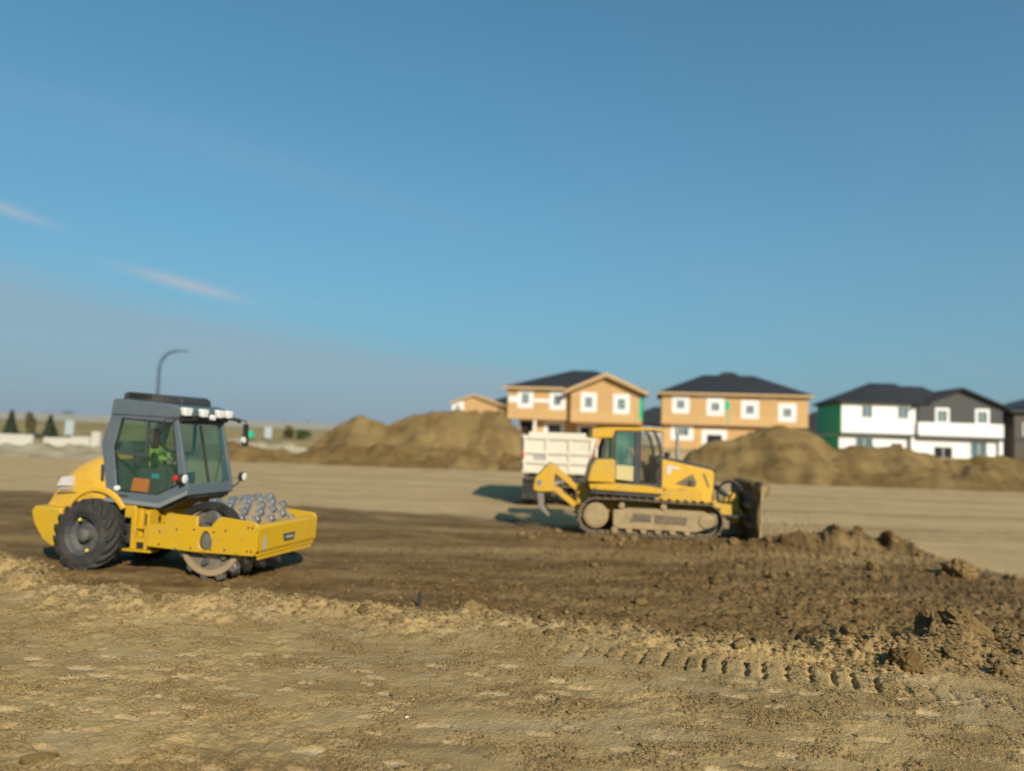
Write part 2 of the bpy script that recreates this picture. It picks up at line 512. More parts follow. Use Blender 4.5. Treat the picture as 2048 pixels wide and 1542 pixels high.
def link(name, me, parent=None, bevel=0.0, loc=None, rot=None, scale=None):
    o = bpy.data.objects.new(name, me)
    col.objects.link(o)
    if parent is not None: o.parent = parent
    if loc is not None: o.location = loc
    if rot is not None: o.rotation_euler = rot
    if scale is not None: o.scale = scale
    if bevel:
        b = o.modifiers.new('bevel', 'BEVEL'); b.width = bevel; b.segments = 2
        b.limit_method = 'ANGLE'; b.angle_limit = math.radians(40); b.use_clamp_overlap = True
    return o


def tag(o, label=None, cat=None, group=None, kind=None):
    if label: o['label'] = label
    if cat: o['category'] = cat
    if group: o['group'] = group
    if kind: o['kind'] = kind
    return o


def thing(name, label, cat, loc=(0, 0, 0), rotz=0.0, group=None):
    o = bpy.data.objects.new(name, None)
    o.empty_display_size = 0.3
    col.objects.link(o)
    o.location = loc; o.rotation_euler = (0, 0, rotz)
    return tag(o, label, cat, group)


def np_mesh(name, co, quads, mat, attrs=None, smooth=True):
    me = bpy.data.meshes.new(name)
    k = quads.shape[1]
    me.vertices.add(len(co)); me.vertices.foreach_set('co', co.astype(np.float32).ravel())
    me.loops.add(quads.size); me.loops.foreach_set('vertex_index', quads.astype(np.int32).ravel())
    me.polygons.add(len(quads))
    me.polygons.foreach_set('loop_start', np.arange(0, quads.size, k, dtype=np.int32))
    me.polygons.foreach_set('loop_total', np.full(len(quads), k, dtype=np.int32))
    if smooth: me.polygons.foreach_set('use_smooth', np.ones(len(quads), dtype=bool))
    for nm, arr in (attrs or {}).items():
        a = me.attributes.new(nm, 'FLOAT', 'POINT'); a.data.foreach_set('value', arr.astype(np.float32).ravel())
    me.update(calc_edges=True)
    me.materials.append(MATS[mat])
    return me


# ------------------------------------------------------------------ vectorised noise
def _h(ix, iy, s):
    h = (ix.astype(np.int64) * 374761393 + iy.astype(np.int64) * 668265263 + s * 2246822519) & 0xffffffff
    h = ((h ^ (h >> 13)) * 1274126177) & 0xffffffff
    h = ((h ^ (h >> 16)) * 2654435761) & 0xffffffff
    return ((h ^ (h >> 15)) & 0xffffff) / float(0x1000000)


def perlin(x, y, s=0):
    ix = np.floor(x); iy = np.floor(y); fx = x - ix; fy = y - iy
    u = fx * fx * fx * (fx * (fx * 6 - 15) + 10); v = fy * fy * fy * (fy * (fy * 6 - 15) + 10)
    def g(a, b):
        t = _h(ix + a, iy + b, s) * (2 * PI)
        return np.cos(t) * (fx - a) + np.sin(t) * (fy - b)
    n0 = g(0, 0); n1 = g(1, 0); n2 = g(0, 1); n3 = g(1, 1)
    a = n0 + u * (n1 - n0); b = n2 + u * (n3 - n2)
    return (a + v * (b - a)) * 1.5


def fbm(x, y, o=4, s=0, g=0.5):
    r = 0; a = 1.0; f = 1.0
    for k in range(o):
        r = r + a * perlin(x * f + 17.3 * k, y * f - 9.1 * k, s + k); a *= g; f *= 2.03
    return r


def worley(x, y, s=0):
    ix = np.floor(x); iy = np.floor(y)
    best = np.full(x.shape, 9.0); cid = np.zeros(x.shape)
    for a in (-1, 0, 1):
        for b in (-1, 0, 1):
            px = ix + a + 0.15 + 0.7 * _h(ix + a, iy + b, s); py = iy + b + 0.15 + 0.7 * _h(ix + a, iy + b, s + 77)
            d = np.hypot(px - x, py - y)
            m = d < best
            best = np.where(m, d, best); cid = np.where(m, _h(ix + a, iy + b, s + 191), cid)
    return best, cid


def sstep(a, b, x):
    t = np.clip((x - a) / (b - a), 0, 1)
    return t * t * (3 - 2 * t)


# ------------------------------------------------------------------ the ground
EX = [-60, -14, -9.4, -7.9, -6.2, -5.1, -4.1, -2.9, -2.0, -1.1, -0.4, 0.65, 1.7, 2.6, 3.8, 4.7, 6.0, 6.9, 9, 14, 60]
EY = [22, 16.6, 14.5, 13.3, 12.0, 11.6, 11.85, 11.7, 11.9, 11.1, 11.6, 11.2, 10.85, 10.4, 10.2, 10.3, 10.7, 10.6, 10.6, 10.2, 8]
UX = [-60, -18, -6, 0, 2, 6, 9.6, 10.3, 10.7, 11.2, 14, 30]
UY = [30, 27.5, 25.5, 24, 22.3, 21.6, 21.6, 20.6, 18.2, 17.0, 15.9, 14]


def terrain(x, y):
    """height and soil masks at world points"""
    n_edge = fbm(x * 0.8, y * 0.8, 4, 3)
    s = y - (np.interp(x, EX, EY) + 0.32 * n_edge)
    shelf = sstep(0.3, -0.25, s)
    near = sstep(40, 24, y)
    z = np.zeros_like(x)
    # the cut where the machines work, slightly lower than the shelf in front of it
    z += -0.13 * (1 - shelf) * sstep(21, 16.5, y)
    # spill bank along the edge
    bank = np.interp(x, [-30, -9, -6.5, -3, 0, 3, 5, 8, 12], [0.25, 0.27, 0.17, 0.13, 0.11, 0.13, 0.25, 0.31, 0.31])
    lump = 0.75 + 0.7 * fbm(x * 1.3, y * 1.3, 4, 21)
    z += bank * np.exp(-((s + 0.55) / 0.55) ** 2) * np.clip(lump, 0.1, 2)
    # windrow beside the dozer and the heap in front of its blade
    yc = np.interp(x, [-1, 2, 4, 6, 8, 9.2, 10.3], [20.6, 19.9, 19.5, 19.5, 20.2, 20.7, 20.3])
    am = np.interp(x, [-1.5, 0.5, 3, 6, 7.6, 8.6, 9.4, 10.2, 10.8], [0, 0.10, 0.13, 0.16, 0.26, 0.5, 0.42, 0.24, 0])
    wd = np.interp(x, [0, 6, 8.5, 11], [0.5, 0.6, 1.0, 0.9])
    wind = am * np.exp(-((y - yc) / wd) ** 2)
    z += wind * np.clip(0.8 + 0.7 * fbm(x * 1.7, y * 1.7, 4, 31), 0.15, 2)
    ub = np.interp(x, UX, UY) + 0.5 * n_edge
    moist = (1 - shelf) * sstep(ub + 0.7, ub - 0.5, y)
    # right-hand corner of the shelf is freshly tipped and darker
    crn = sstep(3.6, 5.2, x) * sstep(-1.9, -0.5, s)
    moist = np.maximum(moist, 0.62 * crn * shelf)
    moist = np.maximum(moist, np.clip(wind * 4, 0, 0.85))
    moist *= np.clip(0.86 + 0.35 * fbm(x * 0.5, y * 1.4, 4, 41), 0.35, 1)
    # a drier strip wheeled across the cut
    strip = np.exp(-((y - (17.9 + 0.06 * x)) / 0.55) ** 2) + 0.8 * np.exp(-((y - 20.9 - 0.05 * x) / 0.5) ** 2) * (x < 1.5)
    moist *= 1 - 0.45 * np.clip(strip + 0.3 * fbm(x * 0.4, y * 2, 3, 43), 0, 1) * (1 - shelf)
    # broad undulation
    z += 0.035 * fbm(x * 0.3, y * 0.3, 3, 5) * near
    r = np.hypot(x, y)
    pale = np.zeros_like(x)
    m = r < 30
    if m.any():
        X, Y, S, SH, MO = x[m], y[m], s[m], shelf[m], moist[m]
        dz = np.zeros_like(X)
        pl = np.zeros_like(X)
        rough = fbm(X * 0.55 + 5, Y * 0.55, 3, 51)
        rough = sstep(-0.25, 0.45, rough)
        # crumbly relief
        crumb = 0.006 + 0.013 * rough
        near_edge = np.exp(-((S + 0.4) / 0.8) ** 2)
        loose = np.interp(X, [-8, 0, 3, 6], [0.28, 0.42, 0.66, 0.75]) * (1 - SH) * sstep(22, 15, Y) * (0.15 + 0.85 * MO)
        crumb = crumb + 0.03 * near_edge + 0.04 * loose
        f1, c1 = worley(X * 6.5, Y * 6.5, 61)
        f2, c2 = worley(X * 14, Y * 14, 62)
        f3, c3 = worley(X * 30, Y * 30, 63)
        b1 = np.clip(0.42 - f1, 0, 1) / 0.42 * (c1 > 0.62)
        b2 = np.clip(0.45 - f2, 0, 1) / 0.45 * (c2 > 0.5)
        b3 = np.clip(0.5 - f3, 0, 1) / 0.5 * (c3 > 0.4)
        big = near_edge * 0.9 + loose * 1.1 + crn[m]
        dz += 0.05 * np.sqrt(b1) * c1 * np.clip(big, 0, 1.2)
        dz += 0.030 * np.sqrt(b2) * c2 * np.clip(0.2 * rough + big, 0, 1.2)
        grit = sstep(-0.05, 0.45, fbm(X * 1.3 + 2, Y * 1.9, 4, 121, 0.6)) * SH
        dz += 0.014 * np.sqrt(b3) * np.clip(0.1 + 0.7 * grit + big, 0.05, 1.2)
        dz += 0.007 * (0.3 + grit) * fbm(X * 17, Y * 17, 3, 75, 0.6)
        dz += crumb * fbm(X * 4.5, Y * 4.5, 4, 71, 0.6)
        f4, c4 = worley(X * 42, Y * 42, 64)
        dz += 0.012 * np.clip(0.45 - f4, 0, 1) / 0.45 * (c4 > 0.45) * (0.1 + grit)
        dz -= 0.010 * sstep(0.15, 0.5, fbm(X * 8, Y * 8, 3, 122)) * grit
        # pad-foot prints on the shelf: flat bottomed dents in offset rows
        a = math.radians(-9)
        P = X * math.cos(a) + Y * math.sin(a); Q = -X * math.sin(a) + Y * math.cos(a)
        P = P + 0.16 * fbm(X * 0.5, Y * 0.5, 2, 81); Q = Q + 0.16 * fbm(X * 0.5, Y * 0.5, 2, 82)
        row = np.floor(Q / 0.19)
        pp = P / 0.46 + 0.5 * (row % 2) + 0.13 * row
        ci = np.floor(pp)
        hx = _h(ci, row, 91); hy = _h(ci, row, 92); hp = _h(ci, row, 93)
        du = (pp - ci - 0.5) * 0.46 + (hx - 0.5) * 0.14
        dv = (Q / 0.19 - row - 0.5) * 0.19 + (hy - 0.5) * 0.05
        dd = (np.abs(du) / (0.09 + 0.06 * hx)) ** 2.2 + (np.abs(dv) / (0.042 + 0.022 * hy)) ** 2.2
        dd = dd + 0.6 * fbm(X * 9, Y * 9, 4, 83)
        zone = sstep(9.6, 8.3, Y + 0.04 * X) * sstep(-0.35, 0.25, fbm(X * 0.55, Y * 0.75, 3, 95) + 0.15)
        zone = np.maximum(zone, 0.9 * sstep(1.1, 0.3, np.abs(Y - 8.15 + 0.03 * X)) * sstep(2.5, 0.5, X) )
        here = (hp < 0.16 + 0.4 * zone * hx) * zone * SH
        inside = sstep(1.15, 0.8, dd) * here
        rim = np.exp(-((dd - 1.5) / 0.45) ** 2) * here
        dz = dz * (1 - 0.9 * inside) - 0.02 * inside + 0.010 * rim * (0.6 + 0.6 * fbm(X * 20, Y * 20, 2, 96))
        pl = np.maximum(pl, inside * (0.25 + 0.55 * hy))
        # grouser marks of a crawler
        yt = np.interp(X, [-0.8, 0.9, 1.74, 2.57, 3.37, 4.11, 5.0, 6.2], [9.75, 9.5, 9.28, 9.05, 8.85, 8.55, 8.2, 7.7])
        k = 0.29
        q = (X - k * (Y - yt)) / 0.222
        qi = np.floor(q); qf = np.abs(q - qi - 0.5 + 0.3 * (_h(qi, qi * 0, 97) - 0.5)) * 0.222
        ln = 0.34 * (0.75 + 0.4 * _h(qi, qi * 0, 98))
        tr = sstep(0.044, 0.014, qf + 0.022 * fbm(X * 10, Y * 10, 3, 99)) * sstep(ln, ln - 0.12, np.abs(Y - yt) + 0.05 * fbm(X * 6, Y * 6, 2, 89)) * np.clip(0.9 + 0.8 * fbm(X * 6, Y * 6, 3, 88), 0.25, 1.1)
        tr = tr + 0.35 * tr * fbm(X * 22, Y * 22, 2, 87)
        on = sstep(-0.4, 1.4, X) * (0.35 * sstep(5.9, 5.3, X) + 0.65 * sstep(4.5, 4.0, X)) * SH
        band = sstep(0.5, 0.34, np.abs(Y - yt)) * on
        dz = dz * (1 - 0.5 * band)
        amp = np.interp(X, [0, 1.5, 2.5, 5], [0.022, 0.038, 0.058, 0.058])
        dz += (-amp * tr + 0.014 * sstep(0.12, 0.03, np.abs(qf - 0.075)) * sstep(ln, ln - 0.15, np.abs(Y - yt))) * on
        # pressed fans of earth lower left
        fan = sstep(0.05, 0.25, fbm(X * 1.1 + 3, Y * 1.9, 3, 101)) * sstep(7.4, 6.5, Y) * sstep(-0.5, -2.0, X)
        dz += fan * 0.028 * fbm(X * 3.1, Y * 5.5, 3, 102)
        flat_ = (1 - SH) * (1 - MO) * sstep(10, 11.5, X)
        dz = dz * (1 - 0.85 * flat_)
        z[m] += dz
        moist[m] = np.maximum(MO, 0.42 * grit * (0.6 + 0.5 * fbm(X * 3, Y * 3, 3, 123)) * (1 - pl))
        damp = sstep(0.1, 0.5, fbm(X * 0.45 + 9, Y * 1.1, 4, 131, 0.6)) * sstep(8.8, 7.6, Y) * SH
        moist[m] = np.maximum(moist[m], 0.5 * damp * (1 - 0.6 * pl))
        pale[m] = pl
        # patches where the surface is smooth and dusty
        dust = sstep(0.1, 0.5, fbm(X * 0.7, Y * 1.2, 4, 103)) * SH
        pale[m] = np.maximum(pale[m], 0.28 * dust * (1 - rough))
    # far country
    rise = sstep(63, 72, y) * sstep(-14, -4, x)
    z += 1.8 * rise
    bx = sstep(-14, -24, x)
    z += bx * (2.35 * sstep(72, 108, y) - 2.1 * sstep(116, 150, y))
    grass = bx * sstep(74, 82, y + 2 * fbm(x * 0.2, y * 0.2, 2, 7))
    grass = np.maximum(grass, sstep(95, 110, y))
    far = sstep(118, 140, y)
    packed = sstep(20, 25, y) * (1 - grass)
    packed = np.maximum(packed, (1 - shelf) * (1 - moist) * sstep(10, 11, x))
    st = fbm(x * 0.05, y * 0.45, 4, 111) + 0.45 * fbm(x * 0.35, y * 1.9, 3, 112)
    streak = sstep(0.12, 0.75, st) * 0.6 * sstep(18, 24, y)
    # long wheel lines on the pale ground at the right
    for k0, a0 in ((0.0, 0.13), (1.1, 0.16), (2.6, 0.10), (5.2, 0.2)):
        d = np.abs((y - 22.5 - k0) - a0 * (x - 10))
        streak = np.maximum(streak, 0.45 * sstep(0.28, 0.08, d) * sstep(8, 11, x) * np.clip(0.7 + fbm(x * 1.2, y, 2, 113), 0, 1))
    streak = np.where(shelf > 0.5, 0.3 * sstep(0.2, 0.7, fbm(x * 0.6, y * 1.5, 3, 114)), streak)
    return z, dict(moist=moist, pale=pale, packed=packed, streak=streak * (1 - grass), grass=grass, far=far)


def ground_z(x, y):
    return float(terrain(np.array([float(x)]), np.array([float(y)]))[0][0])


dense = np.radians(np.linspace(-43, 43, 900))
coarse = np.radians(np.linspace(43, 317, 74)[1:-1])
ang = np.concatenate([dense, coarse])
def geo(a, b, q):
    n = int(math.ceil(math.log(b / a) / math.log(q)))
    return np.geomspace(a, b, n + 1)[:-1]
rad = np.concatenate([geo(0.5, 4.6, 1.09), geo(4.6, 16, 1.0032), geo(16, 120, 1.012), geo(120, 7000, 1.12), [7000]])
A, Rr = np.meshgrid(ang, rad)
gx = (Rr * np.sin(A)).ravel(); gy = (Rr * np.cos(A)).ravel()
gz, gm = terrain(gx, gy)
na, nr = len(ang), len(rad)
ii, jj = np.meshgrid(np.arange(nr - 1), np.arange(na), indexing='ij')
j2 = (jj + 1) % na
quads = np.stack([ii * na + jj, ii * na + j2, (ii + 1) * na + j2, (ii + 1) * na + jj], -1).reshape(-1, 4)[:, ::-1]
gco = np.stack([gx, gy, gz], -1)
g_me = np_mesh('ground', gco, quads, 'site_soil', gm)
gnd = link('ground', g_me)
tag(gnd, 'tan earth of the building site, moist and dark where freshly cut', kind='structure')

# ------------------------------------------------------------------ stockpiles
def heap(name, label, px, pz, yc, slope, seed, mat='pile_soil', moist=0.15, res=0.2, lump=0.22, back=None, group='soil heaps behind the work area'):
    """ridge-shaped heap: crest heights pz at px, falling away in front and behind"""
    x0, x1 = px[0], px[-1]
    hm = max(pz)
    y0, y1 = yc - hm / slope - 1.5, yc + hm / slope * 0.8 + 1.5
    nx, ny = int((x1 - x0) / res) + 1, int((y1 - y0) / res) + 1
    X, Y = np.meshgrid(np.linspace(x0, x1, nx), np.linspace(y0, y1, ny))
    cx, cy = (x0 + x1) / 2, yc
    wob = 0.6 * fbm(X * 0.25, Y * 0.25, 3, seed)
    H = np.interp(X + 0.4 * wob, px, pz)
    Z = H - np.abs(Y - yc + wob) * slope * (1 + 0.18 * fbm(X * 0.4, Y * 0.15, 3, seed + 5))
    Z = Z + lump * fbm(X * 0.55, Y * 0.55, 5, seed + 9, 0.55) * np.clip(Z / 1.0, 0.25, 1)
    f1, c1 = worley(X * 0.9, Y * 0.9, seed + 3)
    Z = Z + 0.22 * np.sqrt(np.clip(0.45 - f1, 0, 1)) * (c1 > 0.55) * np.clip(Z, 0, 1)
    f2, c2 = worley(X * 2.1, Y * 2.1, seed + 4)
    Z = Z + 0.16 * np.sqrt(np.clip(0.45 - f2, 0, 1)) * (c2 > 0.5) * np.clip(Z, 0, 1) * sstep(-0.2, 0.4, fbm(X * 0.4, Y * 0.4, 2, seed + 6))
    rill = fbm(X * 1.6, Y * 0.25, 3, seed + 14)
    Z = Z - 0.10 * np.clip(rill, 0, 1) * np.clip(Z, 0, 1)
    base = terrain(X.ravel(), Y.ravel())[0].reshape(X.shape)
    Z = np.maximum(Z, base - 0.35)
    Z = Z + 0.05 * fbm(X * 2.3, Y * 2.3, 3, seed + 30) * (Z > base)
    mo = np.clip(moist + 0.8 * fbm(X * 0.4, Z * 0.8 + Y * 0.2, 5, seed + 21, 0.6), 0, 1)
    co = np.stack([(X - cx).ravel(), (Y - cy).ravel(), Z.ravel()], -1)
    ii, jj = np.meshgrid(np.arange(ny - 1), np.arange(nx - 1), indexing='ij')
    q = np.stack([ii * nx + jj, ii * nx + jj + 1, (ii + 1) * nx + jj + 1, (ii + 1) * nx + jj], -1).reshape(-1, 4)
    zz = co[:, 2].reshape(-1)
    keep = (zz[q] > (base.ravel() - 0.34)[q]).any(1)
    o = link(name, np_mesh(name, co, q[keep], mat, {'moist': mo.ravel()}), loc=(cx, cy, 0))
    return tag(o, label, 'dirt pile', group)


heap('dirt_pile', 'large double-humped tan dirt pile left of the dump truck',
     [-17.5, -16, -14.2, -12.3, -10.6, -9.7, -8.8, -7.7, -6, -4.1, -2.2, -0.7, 0.6, 1.6, 3.4, 4.6],
     [-0.4, 1.2, 2.7, 3.75, 3.45, 3.0, 3.4, 3.95, 4.25, 4.35, 4.4, 4.35, 3.3, 2.5, 0.9, -0.4], 62, 0.66, 200, moist=0.1, lump=0.15)
heap('dirt_pile', 'low dark bench of soil along the foot of the double-humped pile',
     [-21, -19, -15, -10, -5, 0, 1.4, 2.6], [-0.3, 0.6, 1.0, 1.35, 1.3, 1.2, 0.8, -0.3], 57.2, 0.55, 240, moist=0.85, lump=0.3)
heap('dirt_pile', 'tall tan dirt pile standing in front of the second sheathed house',
     [11.5, 13, 14.6, 16.3, 17.6, 18.8, 20, 21, 22.2, 23.2, 25, 27], [-0.3, 1.9, 2.5, 2.95, 3.4, 3.85, 3.9, 3.8, 3.3, 2.7, 1.5, -0.3],
     56, 0.66, 280, moist=0.3)
heap('dirt_pile', 'lower dirt pile in front of the white and charcoal house',
     [20.5, 22.5, 25, 26.3, 27.6, 29, 30.5, 32, 33], [0.6, 2.3, 2.75, 2.85, 2.9, 2.6, 2.1, 1.3, -0.3], 55.5, 0.6, 320, moist=0.3)
heap('dirt_pile', 'long low dirt pile in front of the dark brown house',
     [29, 31, 33, 35, 37, 40, 44, 48, 50], [-0.3, 1.8, 2.2, 2.3, 2.2, 2.0, 2.0, 1.4, -0.3], 55, 0.5, 360, moist=0.4)
heap('dirt_pile', 'low brown spread of soil at the foot of the right-hand piles',
     [8, 11, 14, 19, 24, 30, 36, 44, 50], [-0.3, 0.45, 0.75, 0.8, 0.7, 0.75, 0.65, 0.5, -0.3], 52.3, 0.33, 400, moist=0.6, lump=0.3)
heap('gravel_bank', 'pale rubble bank below the concrete blocks at the far left',
     [-48, -45, -40, -36, -32, -28, -25, -22.5], [-0.3, 0.6, 0.75, 0.6, 0.7, 0.55, 0.4, -0.3], 55, 0.2, 440, 'rubble_pale', 0.35, lump=0.4,
     group='pale rubble banks')
heap('gravel_bank', 'whitish rubble bank behind the roller cab mirror',
     [-31, -29, -26.5, -24, -21.5, -19.5, -18], [-0.3, 0.9, 1.15, 0.95, 1.1, 0.7, -0.3], 74, 0.4, 470, 'rubble_pale', 0.1, lump=0.5,
     group='pale rubble banks')
heap('dirt_pile', 'low brown soil bank right behind the roller cab',
     [-27, -25.5, -22, -19, -17, -15.5], [-0.3, 0.9, 1.25, 1.2, 0.8, -0.3], 57, 0.5, 500, moist=0.7, lump=0.25)

# ------------------------------------------------------------------ clods and crumbs
def clod_mesh(name, sub, seed, flat=0.75, amp=0.35, moist=0.2, mat='clod_soil', rough=1.0):
    bm = bmesh.new()
    bmesh.ops.create_icosphere(bm, subdivisions=sub, radius=1.0)
    co = np.array([v.co[:] for v in bm.verts]); fc = np.array([[v.index for v in f.verts] for f in bm.faces])
    bm.free()
    n = (fbm(co[:, 0] * 1.1 + seed, co[:, 1] * 1.1 + co[:, 2] * 0.9, 3, seed) + fbm(co[:, 2] * 1.2 - seed, co[:, 0] * 0.9 - co[:, 1] * 0.7, 3, seed + 1))
    f = fbm(co[:, 0] * 4 + seed, co[:, 1] * 4 + co[:, 2] * 3.1, 4, seed + 2, 0.6)
    g_ = fbm(co[:, 0] * 9 + seed, co[:, 1] * 9 + co[:, 2] * 7.3, 3, seed + 3, 0.6)
    r = 1 + amp * 0.6 * n + amp * 0.4 * f
    co = co * r[:, None]
    # a couple of broken faces
    rg = np.random.default_rng(seed)
    for _ in range(4):
        d = rg.normal(size=3); d /= np.linalg.norm(d)
        t = co @ d; lim = 0.62 + 0.2 * rg.random()
        co = co - np.where(t > lim, (t - lim) * 0.85, 0)[:, None] * d
    rr_ = np.linalg.norm(co, axis=1)[:, None]
    pit = worley(co[:, 0] * 3.1 + seed, co[:, 1] * 3.1 + co[:, 2] * 2.7, seed + 4)[0]
    co = co * (1 + (0.10 * g_ + 0.10 * f + 0.16 * (0.45 - pit))[:, None] * rough / np.maximum(rr_, 0.4))
    co[:, 2] *= flat
    return np_mesh(name, co, fc, mat, {'moist': np.full(len(co), moist) + 0.25 * f})


CL = [  # x, y, (rx, ry, rz), rotz, tilt, moist, label
    (6.12, 10.3, (0.36, 0.19, 0.22), 0, (0.15, 0.72, -0.2), 0.35, 'longest upright slab of dark soil at the right end of the bank'),
    (5.85, 10.85, (0.18, 0.15, 0.25), 0.4, 0.2, 0.35, 'peaked brown clod just behind the long soil slab'),
    (4.98, 10.42, (0.19, 0.17, 0.20), 0.8, 0.0, 0.15, 'rounded tan clod left of the peaked clod on the bank'),
    (4.66, 9.1, (0.17, 0.15, 0.14), -0.3, 0.0, 0.6, 'dark brown round clod lying just above the track marks'),
    (5.78, 9.12, (0.105, 0.10, 0.075), 0.2, 0.0, 0.2, 'small round tan clod below the long soil slab'),
    (-0.52, 11.3, (0.19, 0.13, 0.09), 0.3, 0.1, 0.0, 'pale flat clod on the bank edge near the dark stake'),
    (0.5, 11.0, (0.14, 0.10, 0.075), 1.0, 0.0, 0.3, 'brown clod on the bank edge beneath the dozer tracks'),
    (1.35, 10.95, (0.15, 0.11, 0.09), 0.4, 0.0, 0.25, 'broken clod on the bank edge below the dozer cab'),
    (-3.1, 12.0, (0.13, 0.11, 0.09), 0.0, 0.0, 0.0, 'lone pale clod on the bank right of the roller drum'),
    (3.15, 10.55, (0.15, 0.12, 0.07), 0.5, 0.0, 0.1, 'flat tan clod on the bank below the dozer blade'),
    (3.95, 10.35, (0.10, 0.15, 0.09), 0.1, 0.3, 0.4, 'leaning angular clod on the bank left of the rounded tan clod'),
    (9.85, 16.9, (0.36, 0.28, 0.24), 0.3, 0.0, 0.25, 'big pale clod on the far right of the dark soil'),
    (9.95, 20.2, (0.17, 0.15, 0.16), 0.0, 0.0, 0.8, 'single dark clod at the tip of the heap ahead of the blade'),
    (6.9, 19.3, (0.12, 0.12, 0.13), 0.0, 0.0, 0.8, 'dark clod standing near the lower tip of the blade'),
    (-3.5, 6.02, (0.13, 0.035, 0.04), 0.75, 0.1, 0.1, 'thin tilted crust of soil at the lower left corner'),
    (4.3, 9.75, (0.10, 0.085, 0.07), 0.9, 0.0, 0.1, 'tan clod between the rounded clod and the dark round one'),
    (8.1, 17.2, (0.16, 0.13, 0.12), 0.9, 0.0, 0.3, 'clod left of the big pale clod on the dark soil'),
]
for i, (x, y, r, rz, tilt, mo, lab) in enumerate(CL):
    me = clod_mesh('dirt_clod', 5, 700 + i * 7, 1.0, 0.42, mo)
    rt = (tilt, tilt * 0.6, rz) if not isinstance(tilt, tuple) else tilt
    o = link('dirt_clod', me, loc=(x, y, ground_z(x, y) + r[2] * 0.45), rot=rt, scale=r)
    tag(o, lab, 'dirt clod', 'large clods on the earth bank')

small = [clod_mesh('dirt_clod', 3, 900 + k * 5, 0.8, 0.36, 0.05 + 0.12 * k) for k in range(5)]
ex, ey = np.array(EX), np.array(EY)
for k in range(110):
    x = rng.uniform(-8.5, 7.6); e = float(np.interp(x, EX, EY)) + rng.normal(-0.35, 0.42)
    r = 0.03 + 0.05 * rng.random() ** 2 * (1.4 if x > 2 else 0.8)
    o = link('dirt_clod', small[k % 5], loc=(x, e, ground_z(x, e) + r * 0.3), rot=(rng.uniform(-.4, .4), rng.uniform(-.4, .4), rng.uniform(0, 6)),
             scale=(r * rng.uniform(0.8, 1.5), r, r * rng.uniform(0.6, 1)))
    tag(o, 'small tan clod among many along the edge of the earth bank', 'dirt clod', 'small clods along the earth bank')
for k in range(70):
    x = rng.uniform(1.5, 12.5); y = rng.uniform(11.2, 19.5)
    if y > np.interp(x, UX, UY) or y < np.interp(x, EX, EY) + 0.3: continue
    r = 0.04 + 0.07 * rng.random() ** 2
    o = link('dirt_clod', small[2 + k % 3], loc=(x, y, ground_z(x, y) + r * 0.3), rot=(0, 0, rng.uniform(0, 6)), scale=(r * 1.2, r, r * 0.9))
    tag(o, 'dark clod among many on the freshly cut soil right of centre', 'dirt clod', 'dark clods on the cut soil')
for k in range(46):
    x = rng.uniform(0.3, 10.2); y = float(np.interp(x, [-1, 2, 4, 6, 8, 9.2, 10.3], [20.4, 19.7, 19.3, 19.3, 20.0, 20.5, 20.2])) + rng.normal(0, 0.4)
    r = 0.05 + 0.09 * rng.random() ** 2
    o = link('dirt_clod', small[2 + k % 3], loc=(x, y, ground_z(x, y) + r * 0.3), rot=(0, 0, rng.uniform(0, 6)), scale=(r * 1.2, r, r * 0.9))
    tag(o, 'clod among many on the windrow of soil beside the dozer', 'dirt clod', 'clods on the windrow beside the dozer')


def crumbs(name, n, sampler, rmin, rmax, label, moist, mat='clod_soil', pw=3.0, octa=False):
    bm = bmesh.new(); bmesh.ops.create_icosphere(bm, subdivisions=1, radius=1.0)
    if octa:
        bm.clear(); vs_ = [bm.verts.new(p) for p in ((1, 0, 0), (0, 1, 0), (-1, 0, 0), (0, -1, 0), (0, 0, 1))]
        for a, b in ((0, 1), (1, 2), (2, 3), (3, 0)): bm.faces.new((vs_[a], vs_[b], vs_[4]))
        bm.verts.index_update()
    bv = np.array([v.co[:] for v in bm.verts]); bf = np.array([[v.index for v in f.verts] for f in bm.faces]); bm.free()
    X, Y = sampler(n)
    n = len(X)
    Z = terrain(X, Y)[0]
    R = rmin + (rmax - rmin) * rng.random(n) ** pw
    j = bv[None] * (0.55 + 0.8 * rng.random((n, len(bv), 1)))
    sc3 = np.stack([0.8 + 0.7 * rng.random(n), 0.8 + 0.5 * rng.random(n), 0.5 + 0.5 * rng.random(n)], -1)
    th = rng.uniform(0, 2 * PI, n); c, s = np.cos(th)[:, None], np.sin(th)[:, None]
    p = j * sc3[:, None] * R[:, None, None]
    px = p[..., 0] * c - p[..., 1] * s; py = p[..., 0] * s + p[..., 1] * c
    co = np.stack([px + X[:, None], py + Y[:, None], p[..., 2] + (Z + 0.25 * R)[:, None]], -1).reshape(-1, 3)
    f = (bf[None] + (np.arange(n) * len(bv))[:, None, None]).reshape(-1, 3)
    mo = np.repeat(np.clip(moist + 0.25 * rng.normal(size=n), 0, 1), len(bv))
    o = link(name, np_mesh(name, co, f, mat, {'moist': mo}, smooth=False))
    return tag(o, label, kind='stuff')


def s_shelf(n):
    a = np.radians(rng.uniform(-37, 37, n)); r = 5.0 + 7.5 * rng.random(n) ** 0.8
    x, y = r * np.sin(a), r * np.cos(a)
    k = (y < np.interp(x, EX, EY)) & (fbm(x * 1.3 + 2, y * 1.9, 4, 121, 0.6) + 0.22 * rng.normal(size=n) > 0.12)
    return x[k], y[k]


def s_edge(n):
    x = rng.uniform(-10, 9, n); y = np.interp(x, EX, EY) - 0.35 + 0.5 * rng.normal(size=n)
    return x, y


def s_right(n):
    x = 3.4 + 4.6 * rng.random(n) ** 0.8; y = np.interp(x, EX, EY) - 1.6 * rng.random(n) + 0.3
    return x, y


